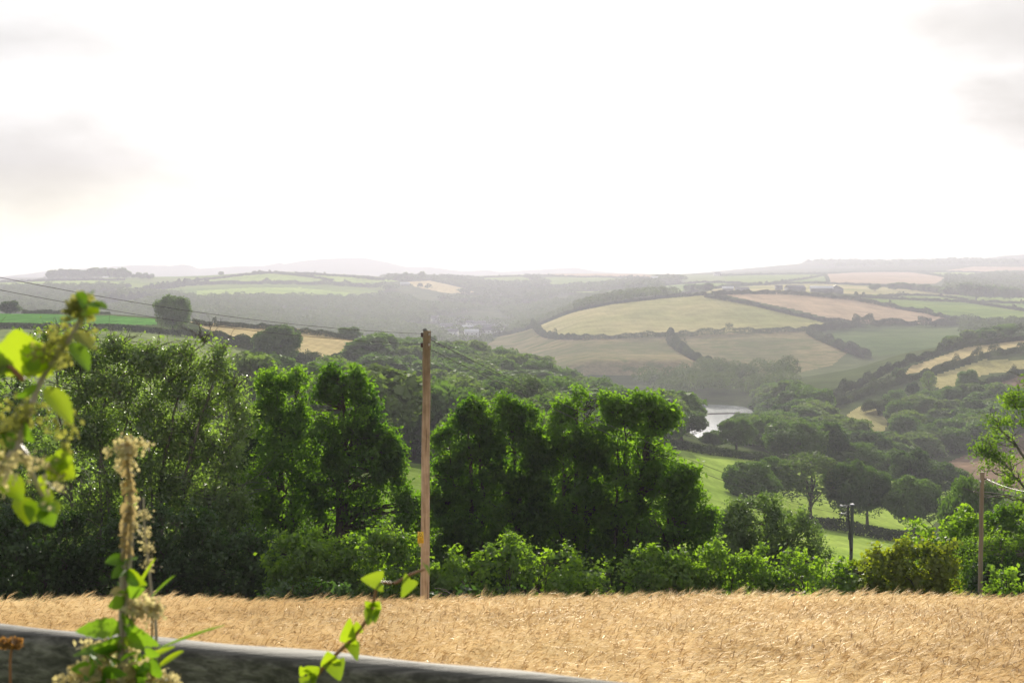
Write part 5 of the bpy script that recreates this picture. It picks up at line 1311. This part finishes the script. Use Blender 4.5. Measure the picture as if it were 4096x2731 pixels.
house(3345, 1172, (1550, 2300), 22, 16, 5.5, 1.35, 'dark gable fronted barn at the right of the plateau farm', 'barn', 'wall_grey', 'roof_grey', 'barn', 4, 0)
house(3115, 1160, (1550, 2300), 8, 7, 5, .1, 'small square grey shed left of the barns on the plateau', 'shed', 'wall_grey', 'roof_grey', 'shed', 1.5, 0)
house(2912, 1162, (1500, 2300), 13, 8, 3, -.2, 'pale roofed shed just behind the crest of the central hill', 'shed', 'wall_grey', 'roof_bright', 'shed', 2.4, 0)
house(2968, 1163, (1500, 2300), 16, 7, 2.8, .1, 'low grey shed right of the pale roofed shed on the crest', 'shed', 'wall_grey', 'roof_grey', 'shed', 2, 0)
house(2618, 1121, (2300, 3400), 14, 9, 4.5, .3, 'left of two white farmhouses on the far plateau', roof='roof_bright', wins=3)
house(2648, 1123, (2300, 3400), 20, 9, 4.5, -.2, 'right of two white farmhouses on the far plateau', roof='roof_bright', wins=4)
house(2870, 1103, (2600, 3600), 14, 9, 5, .3, 'white farmhouse on the far skyline above the plateau fields', wins=3)
house(1620, 1141, (2100, 2800), 16, 7, 3.5, .2, 'white roofed barn beside the pale field on the left ridge', 'barn', 'wall_white', 'roof_bright', 'barn', 2, 0)

# ------------------------------------------------------------ fence rail and the plants right in front of the viewer
m, nt = new_mat('weathered_rail')
o_ = N(nt, 'ShaderNodeOutputMaterial'); b_ = N(nt, 'ShaderNodeBsdfPrincipled'); tcn = N(nt, 'ShaderNodeTexCoord'); mp = N(nt, 'ShaderNodeMapping')
mp.inputs['Rotation'].default_value = (0, 0, .22); mp.inputs['Scale'].default_value = (1.6, 55, 55); nt.links.new(tcn.outputs['Object'], mp.inputs[0])
g1 = noise(nt, 2.2, 6, .7, mp.outputs[0], .35); g2 = noise(nt, 7, 4, .6, tcn.outputs['Object'])
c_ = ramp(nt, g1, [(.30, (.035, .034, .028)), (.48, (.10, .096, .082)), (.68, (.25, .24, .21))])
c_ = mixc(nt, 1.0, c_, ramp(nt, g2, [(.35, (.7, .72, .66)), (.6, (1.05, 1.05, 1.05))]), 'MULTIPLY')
nt.links.new(c_, b_.inputs['Base Color']); b_.inputs['Roughness'].default_value = .8
bp = N(nt, 'ShaderNodeBump'); bp.inputs['Strength'].default_value = .7; bp.inputs['Distance'].default_value = .004
nt.links.new(g1, bp.inputs['Height']); nt.links.new(bp.outputs[0], b_.inputs['Normal']); nt.links.new(b_.outputs[0], o_.inputs[0]); M['rail'] = m
RA, RB = P(-500, 2484, 1.50), P(3200, 2835, 1.17)
ax = (RB - RA).normalized(); L_ = (RB - RA).length; back = Vector((-ax.y, ax.x, 0)).normalized(); dn = Vector((0, 0, -1))
fence = thing('wooden_fence', 'weathered grey wooden fence rail across the lower left corner', 'fence', RA)
m = MB(); nn_ = 70; W_, H_ = .040, .150; rv = []
prof = [(0, 0), (W_ * .45, .002), (W_, -.001), (W_ + .001, -.006), (W_, -H_), (0, -H_), (-.002, -.008)]
for i in range(nn_ + 1):
    t = i / nn_ * L_
    for j, (u, z) in enumerate(prof):
        w1 = .0010 * math.sin(t * 9 + j * 1.7) + .0008 * math.sin(t * 31 + j * 2.3)
        rv.append(ax * t + back * (u + w1 * .6) + Vector((0, 0, z + w1)))
npf = len(prof); ff = [[i * npf + j, i * npf + (j + 1) % npf, (i + 1) * npf + (j + 1) % npf, (i + 1) * npf + j] for i in range(nn_) for j in range(npf)]
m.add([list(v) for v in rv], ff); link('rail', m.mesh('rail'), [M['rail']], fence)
for t in (.05, L_ - .12):
    q = ax * t + back * (W_ + .052); wq = q + RA; gz = float(near_z(wq.x, wq.y)) - .4
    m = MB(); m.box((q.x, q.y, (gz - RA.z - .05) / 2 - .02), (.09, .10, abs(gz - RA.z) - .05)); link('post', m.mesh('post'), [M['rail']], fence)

M['leaf_bright'] = leaf_mat('leaf_bright', (.10, .17, .016), (.18, .24, .03), trans=(1.2, 1.2, .25), tmix=.55, gloss=.04, patch=14, fine=60, rough=.35)
M['leaf_nettle'] = leaf_mat('leaf_nettle', (.07, .14, .02), (.12, .20, .035), trans=(1.15, 1.2, .3), tmix=.5, gloss=.04, patch=14, fine=60)
M['seed_dry'] = leaf_mat('seed_dry', (.34, .30, .18), (.50, .45, .30), trans=(1.1, 1.05, .7), tmix=.35, gloss=.03, patch=30, fine=200)
M['seed_green'] = leaf_mat('seed_green', (.13, .15, .04), (.24, .24, .09), trans=(1.1, 1.1, .5), tmix=.4, gloss=.03, patch=30, fine=200)
M['leaf_dry'] = leaf_mat('leaf_dry', (.26, .21, .11), (.38, .32, .19), trans=(1.1, 1.0, .7), tmix=.4, gloss=.02, patch=20, fine=90)
M['stem_pale'] = plain_mat('stem_pale', (.34, .27, .20), (.46, .40, .32), 30, .5)
M['stem_red'] = plain_mat('stem_red', (.24, .10, .05), (.34, .17, .08), 30, .5)
M['stem_green'] = plain_mat('stem_green', (.14, .13, .06), (.22, .2, .11), 30, .5)

def leaf_on(root, org, base, tip, width, mat, toward=None, droop=.15, shape='oval', cup=.25, name='leaf'):
    """a real leaf: two rows either side of the midrib, pointed, with a wavy margin"""
    base, tip = Vector(base), Vector(tip); ax_ = tip - base; L = ax_.length; u = ax_.normalized()
    nrm = Vector(toward) if toward is not None else Vector((rng.normal() * .5, -1, rng.normal() * .5 + .3))
    side = u.cross(nrm).normalized(); nrm = side.cross(u).normalized()
    n = 13; V = []
    for i in range(n):
        t = i / (n - 1)
        if shape == 'oval': w = math.sin(math.pi * t ** .75) ** .8
        elif shape == 'heart': w = (1 - t) ** .75 * min(1, .35 + 7 * t) * (1.0)
        else: w = math.sin(math.pi * min(1, t * .92 + .06)) ** .6
        w *= width / 2 * (1 + (.10 if i % 2 else -.06) * (shape == 'oval'))
        c = base + u * (L * t) - Vector((0, 0, 1)) * droop * L * t * t
        if shape == 'heart' and i == 0: c = c + u * L * .07; 
        for k_ in (-1, -.5, 0, .5, 1):
            V.append(c + side * (w * k_) + nrm * (abs(k_) * w * cup) + (u * (-L * .10 * abs(k_)) if shape == 'heart' and t < .2 else Vector((0, 0, 0))) - org)
    F = [[i * 5 + j, i * 5 + j + 1, (i + 1) * 5 + j + 1, (i + 1) * 5 + j] for i in range(n - 1) for j in range(4)]
    m = MB(); m.add([list(v) for v in V], F); return link(name, m.mesh(name), [M[mat]], root, smooth=True)
def stem_on(root, org, pts, r0, r1, mat, name='stem'):
    P_ = np.array([list(Vector(p) - org) for p in pts]); t = np.linspace(0, len(P_) - 1, 6 * len(P_))
    pp = np.stack([pchip(np.arange(len(P_), dtype=float), P_[:, j], t) for j in range(3)], 1)
    m = MB(); m.tube(pp, np.linspace(r0, r1, len(pp)), 8); return link(name, m.mesh(name), [M[mat]], root, smooth=True)
def tassels(root, org, pts, n, length, mat, spread=.02, name='seed_head', size=.0024):
    """drooping strings of tiny seeds round a stretch of stem"""
    C = []
    pts = [Vector(p) for p in pts]
    for i in range(n):
        t = rng.uniform(0, len(pts) - 1.001); k_ = int(t); b = pts[k_].lerp(pts[k_ + 1], t - k_)
        th = rng.uniform(0, 6.28); out = Vector((math.cos(th), math.sin(th) * .7, 0)); l = length * rng.uniform(.5, 1.2)
        for j in range(26):
            s = j / 25; q = b + out * (spread * (1 - (1 - s) ** 2) * 1.6) + Vector((0, 0, .25 * l * s - l * s * s)) + Vector(rng.normal(size=3) * .0022)
            C.append(q - org)
    C = np.array([list(c) for c in C]); V, F = cards(C, unit(len(C)), size, .8)
    return link(name, mesh_from(name, V, [F]), [M[mat]], root)
def toward_base(x, y, d):
    return P(x, y, d)
def gbase(px, d):
    g = P(px, 2731, d); g.z = float(near_z(g.x, max(g.y, .5))) - .05; return g

# bramble and nettle shoot at the left edge
dA = .80
bs = gbase(-150, dA)
br = thing('bramble_shoot', 'large blurred bramble shoot with glowing yellow green leaves at the left edge', 'plant', bs)
stem_on(br, bs, [bs, P(-180, 2300, dA), P(-130, 1750, dA), P(-40, 1500, dA), P(30, 1465, dA), P(95, 1520, dA)], .0030, .0016, 'stem_red')
leaf_on(br, bs, P(105, 1505, dA), P(60, 1315, dA), .031, 'leaf_bright', (-.1, -1, .2), .0)
leaf_on(br, bs, P(110, 1480, dA), P(225, 1375, dA), .022, 'leaf_bright', (.3, -1, .1), .06)
leaf_on(br, bs, P(85, 1490, dA), P(220, 1440, dA), .014, 'leaf_bright', (.1, -.8, .7), .05)
leaf_on(br, bs, P(60, 1470, dA), P(-60, 1450, dA), .014, 'leaf_bright', (.1, -.8, .6), .1)
leaf_on(br, bs, P(35, 1440, dA), P(-50, 1460, dA), .016, 'leaf_bright', (.1, -.9, .4), .1)
nb = gbase(-300, .78)
ne = thing('nettle_plant', 'tall seeding nettle leaning right at the left edge with drooping seed strings', 'plant', nb)
sp1 = [nb, P(-160, 2300, .78), P(-90, 2050, .78), P(0, 1880, .78), P(70, 1780, .79), P(100, 1690, .79), P(140, 1580, .80), P(210, 1450, .80), P(270, 1370, .80), P(325, 1270, .80), P(345, 1200, .80)]
stem_on(ne, nb, sp1, .0026, .0012, 'stem_pale')
stem_on(ne, nb, [P(70, 1780, .79), P(110, 1830, .785), P(130, 1900, .785), P(165, 1970, .785), P(200, 2040, .785)], .0020, .0010, 'stem_pale', 'side_stem')
tassels(ne, nb, [P(140, 1590, .8), P(110, 1660, .79), P(100, 1700, .79)], 15, .026, 'seed_green', .016, size=.002)
tassels(ne, nb, [P(300, 1300, .8), P(225, 1420, .8)], 10, .018, 'seed_green', .012, size=.002)
tassels(ne, nb, [P(345, 1190, .8), P(330, 1240, .8)], 10, .009, 'seed_green', .006)
tassels(ne, nb, [P(60, 1830, .78), P(20, 1900, .78)], 13, .026, 'seed_dry', .018, size=.002)
for (x0, y0, x1, y1, w, mt, tw) in [(185,1545,290,1690,.013,'leaf_bright',(.6,-.7,.4)),(150,1540,60,1580,.010,'leaf_nettle',None),(290,1370,355,1480,.011,'leaf_nettle',(.7,-.7,.2)),(345,1225,300,1170,.010,'leaf_nettle',None),(350,1215,430,1230,.009,'leaf_nettle',(.2,-.5,.9)),
    (345,1235,395,1250,.012,'leaf_bright',(0,-.8,.6)),(350,1190,375,1165,.007,'leaf_nettle',None),(300,1330,370,1395,.009,'seed_green',None),(150,1870,250,1840,.012,'leaf_bright',(0,-.6,.8)),(205,1860,298,1835,.015,'leaf_bright',(0,-.9,.5)),(200,1855,300,1905,.016,'leaf_bright',(.1,-.9,.5)),
    (170,1960,185,1900,.010,'leaf_bright',None),(160,2010,120,2085,.014,'leaf_bright',None),(170,2010,235,2050,.012,'leaf_bright',None),(175,1980,210,2000,.011,'leaf_bright',None),(180,2020,215,2100,.012,'leaf_nettle',None),
    (10,1900,90,2000,.014,'leaf_bright',(.6,-.8,.2)),(85,1985,110,2095,.014,'leaf_bright',(.7,-.8,.1)),(40,1830,-30,1860,.014,'leaf_nettle',None),(60,1780,0,1730,.012,'leaf_nettle',None),(95,1700,140,1760,.010,'leaf_nettle',None)]:
    leaf_on(ne, nb, P(x0, y0, .785), P(x1, y1, .775), w, mt, tw, .05)
# dying nettle spire with a fresh foot
db = gbase(480, 1.02); dd_ = 1.0
de = thing('nettle_plant', 'dying nettle spire with shrivelled brown leaves above a green foot, before the rail', 'plant', db)
stem_on(de, db, [db, P(480, 2731, dd_), P(486, 2450, dd_), P(492, 2250, dd_), P(505, 2100, dd_), P(520, 2000, dd_), P(515, 1900, dd_), P(500, 1770, dd_)], .0026, .0010, 'stem_pale')
stem_on(de, db, [db, P(505, 2500, dd_), P(515, 2300, dd_), P(528, 2100, dd_), P(524, 1930, dd_), P(508, 1780, dd_)], .0022, .0010, 'stem_pale', 'side_stem')
for y in range(1775, 2230, 27):
    t = (y - 1775) / 455; cx_ = np.interp(y, [1770, 1900, 2000, 2100, 2250], [500, 515, 520, 507, 500])
    for s in (-1, 1):
        ln = rng.uniform(18, 36); leaf_on(de, db, P(cx_, y, dd_), P(cx_ + s * ln, y + rng.uniform(-6, 30), dd_ - .005), rng.uniform(.004, .007), 'leaf_dry', None, .3, cup=.6)
tassels(de, db, [P(500, 1770, dd_), P(515, 1900, dd_), P(515, 2000, dd_), P(505, 2200, dd_)], 9, .008, 'seed_dry', .004, size=.0017)
tassels(de, db, [P(500, 1760, dd_), P(505, 1800, dd_)], 8, .007, 'seed_dry', .009, size=.0018)
for (x0, y0, x1, y1, w, mt) in [(500,2240,418,2235,.010,'leaf_nettle'),(505,2240,545,2222,.009,'leaf_nettle'),(500,2275,445,2300,.009,'leaf_nettle'),(505,2300,560,2320,.010,'leaf_nettle'),(505,2290,590,2320,.010,'leaf_bright'),(500,2370,440,2360,.009,'leaf_dry'),(500,2385,430,2410,.013,'leaf_nettle'),(505,2380,580,2330,.010,'leaf_nettle'),
    (490,2510,300,2500,.014,'leaf_nettle'),(495,2515,640,2555,.014,'leaf_nettle'),(495,2540,580,2580,.010,'leaf_bright'),(490,2490,540,2480,.014,'leaf_nettle'),(485,2560,370,2575,.014,'leaf_nettle'),(485,2590,290,2600,.013,'leaf_nettle'),(480,2640,400,2590,.014,'leaf_nettle')]:
    leaf_on(de, db, P(x0, y0, dd_), P(x1, y1, dd_ - .02), w, mt, None, .12)
tassels(de, db, [P(545, 2400, dd_), P(555, 2440, dd_)], 10, .010, 'seed_dry', .010)
stem_on(de, db, [P(490, 2560, dd_), P(520, 2500, dd_), P(548, 2410, dd_)], .0012, .0008, 'stem_pale', 'side_stem')
for i in range(95):
    x0 = rng.uniform(330, 600); y0 = rng.uniform(2580, 2830) + abs(x0 - 470) * .25
    x1 = x0 + rng.normal() * 55; y1 = y0 + rng.normal() * 30
    dq = 1.0 + rng.uniform(-.05, .08)
    leaf_on(de, db, P(x0, y0, dq), P(x1, y1, dq - .02), rng.uniform(.008, .014), 'leaf_nettle' if rng.random() < .85 else 'leaf_dry', None, .15) if i < 80 else None
for cx_, cy_ in ((430, 2560), (400, 2650), (330, 2680), (560, 2660), (600, 2690), (480, 2690), (380, 2730)):
    tassels(de, db, [P(cx_, cy_, 1.0), P(cx_ + 20, cy_ + 50, 1.0)], 9, .012, 'seed_dry', .012)
    stem_on(de, db, [P(cx_ + 5, 2900, 1.0), P(cx_, cy_, 1.0)], .0016, .0009, 'stem_pale', 'side_stem')
# thin dry stalk and grass blades beside it
gb_ = gbase(600, 1.1)
ds = thing('dock_stalk', 'thin dry brown stalk with knots leaning just right of the dying nettle spire', 'plant', gb_)
stem_on(ds, gb_, [gb_, P(625, 2560, 1.1), P(606, 2370, 1.1), P(588, 2200, 1.1), P(578, 2100, 1.1), P(574, 1990, 1.1)], .0014, .0007, 'stem_pale')
for y, x in ((2195, 586), (2130, 581), (2260, 593), (2060, 577)): tassels(ds, gb_, [P(x, y - 12, 1.1), P(x, y + 8, 1.1)], 3, .005, 'seed_dry', .0015, size=.0012)
for i, (x0, y0, x1, y1, w, lab) in enumerate([(530,2660,700,2570,.0055,'long green grass blade slanting over the rail right of the nettle'),(630,2670,735,2590,.006,'short bright grass blade below the long one, right of the nettle'),
    (525,2400,622,2215,.0035,'thin grass blade rising from the nettle foot to the dry stalk'),(608,2385,700,2288,.003,'dim thin grass blade against the dark bushes right of the dry stalk'),(640,2590,900,2480,.0025,'very thin grass blade lying over the barley right of the nettle')]):
    q0, q1 = P(x0, y0, 1.05), P(x1, y1, 1.02); g_ = gbase(x0, 1.1)
    o = thing('grass_blade', lab, 'grass blade', g_)
    lower = q0 + (q0 - q1) * 1.0; 
    stem_on(o, g_, [g_, Vector((lower.x * .5 + g_.x * .5, lower.y, (g_.z + q0.z) / 2)), q0], .0012, .0008, 'stem_green')
    leaf_on(o, g_, q0, q1, w, 'leaf_bright' if i < 3 else 'leaf_nettle', (0, -.8, .6), .05, 'blade', .3, 'blade')
# bindweed climbing in front of the rail
bb = gbase(1150, 1.12); dB = 1.1
bw = thing('bindweed_vine', 'bindweed vine with bright heart shaped leaves curling up in front of the near pole', 'plant', bb)
stem_on(bw, bb, [bb, P(1215, 2800, dB), P(1275, 2690, dB), P(1340, 2620, dB), P(1420, 2540, dB), P(1480, 2450, dB), P(1500, 2380, dB), P(1508, 2340, dB), P(1530, 2328, dB), P(1575, 2332, dB), P(1635, 2300, dB), P(1700, 2275, dB)], .0017, .0010, 'stem_red')
for (x0, y0, x1, y1, w, tw) in [(1530,2325,1442,2312,.015,(0,-.9,.4)),(1645,2312,1605,2388,.012,(.3,-1,0)),(1700,2255,1720,2300,.007,(.7,-.7,0)),(1495,2430,1460,2400,.010,(-.2,-1,0)),(1492,2440,1470,2500,.013,(-.3,-1,.2)),(1497,2425,1518,2400,.010,(.2,-1,0)),(1490,2430,1500,2490,.012,(.5,-1,.1)),
    (1395,2570,1400,2465,.014,(-.3,-1,.1)),(1420,2535,1425,2480,.012,(.5,-.9,.1)),(1405,2570,1430,2640,.011,(.4,-.9,.2)),(1325,2655,1310,2600,.015,(0,-1,.2)),(1335,2645,1360,2720,.016,(.2,-1,.1)),(1240,2695,1280,2665,.013,(0,-1,.2)),(1225,2695,1200,2660,.009,(-.1,-1,.2)),(1235,2705,1260,2750,.014,(0,-1,.1)),(1225,2700,1230,2760,.012,(-.3,-1,.1))]:
    leaf_on(bw, bb, P(x0, y0, dB), P(x1, y1, dB - .01), w * 1.25, 'leaf_bright', tw, .03, 'heart', .12)
dk = gbase(60, 1.2)
dp = thing('dried_flower_head', 'rust brown dried flower head low at the left edge in front of the rail', 'plant', dk)
stem_on(dp, dk, [dk, P(40, 2650, 1.18), P(50, 2570, 1.18)], .0015, .001, 'stem_red')
M['rust'] = leaf_mat('rust_petals', (.11, .065, .03), (.20, .12, .05), trans=(1.1, .9, .5), tmix=.4, gloss=.02, patch=30, fine=100)
C = np.array([list(P(rng.uniform(0, 85), rng.uniform(2552, 2590), 1.18 + rng.uniform(-.01, .01)) - dk) for _ in range(150)]); V, F = cards(C, unit(len(C)), .0030, .7)
link('petals', mesh_from('petals', V, [F]), [M['rust']], dp)
# ------------------------------------------------------------ the air
m, nt = new_mat('haze')
o_ = N(nt, 'ShaderNodeOutputMaterial'); v_ = N(nt, 'ShaderNodeVolumePrincipled')
v_.inputs['Color'].default_value = (.64, .64, .74, 1); v_.inputs['Density'].default_value = HAZE_DENSITY; v_.inputs['Anisotropy'].default_value = .35
nt.links.new(v_.outputs[0], o_.inputs['Volume'])
hb = MB(); hb.box((0, 3200, 4), (13400, 8800, 184))
tag(hb.build('haze', m), kind='stuff')
zall = float(np.min(GZ)); print('lowest ground', zall, 'highest', float(np.max(GZ)))
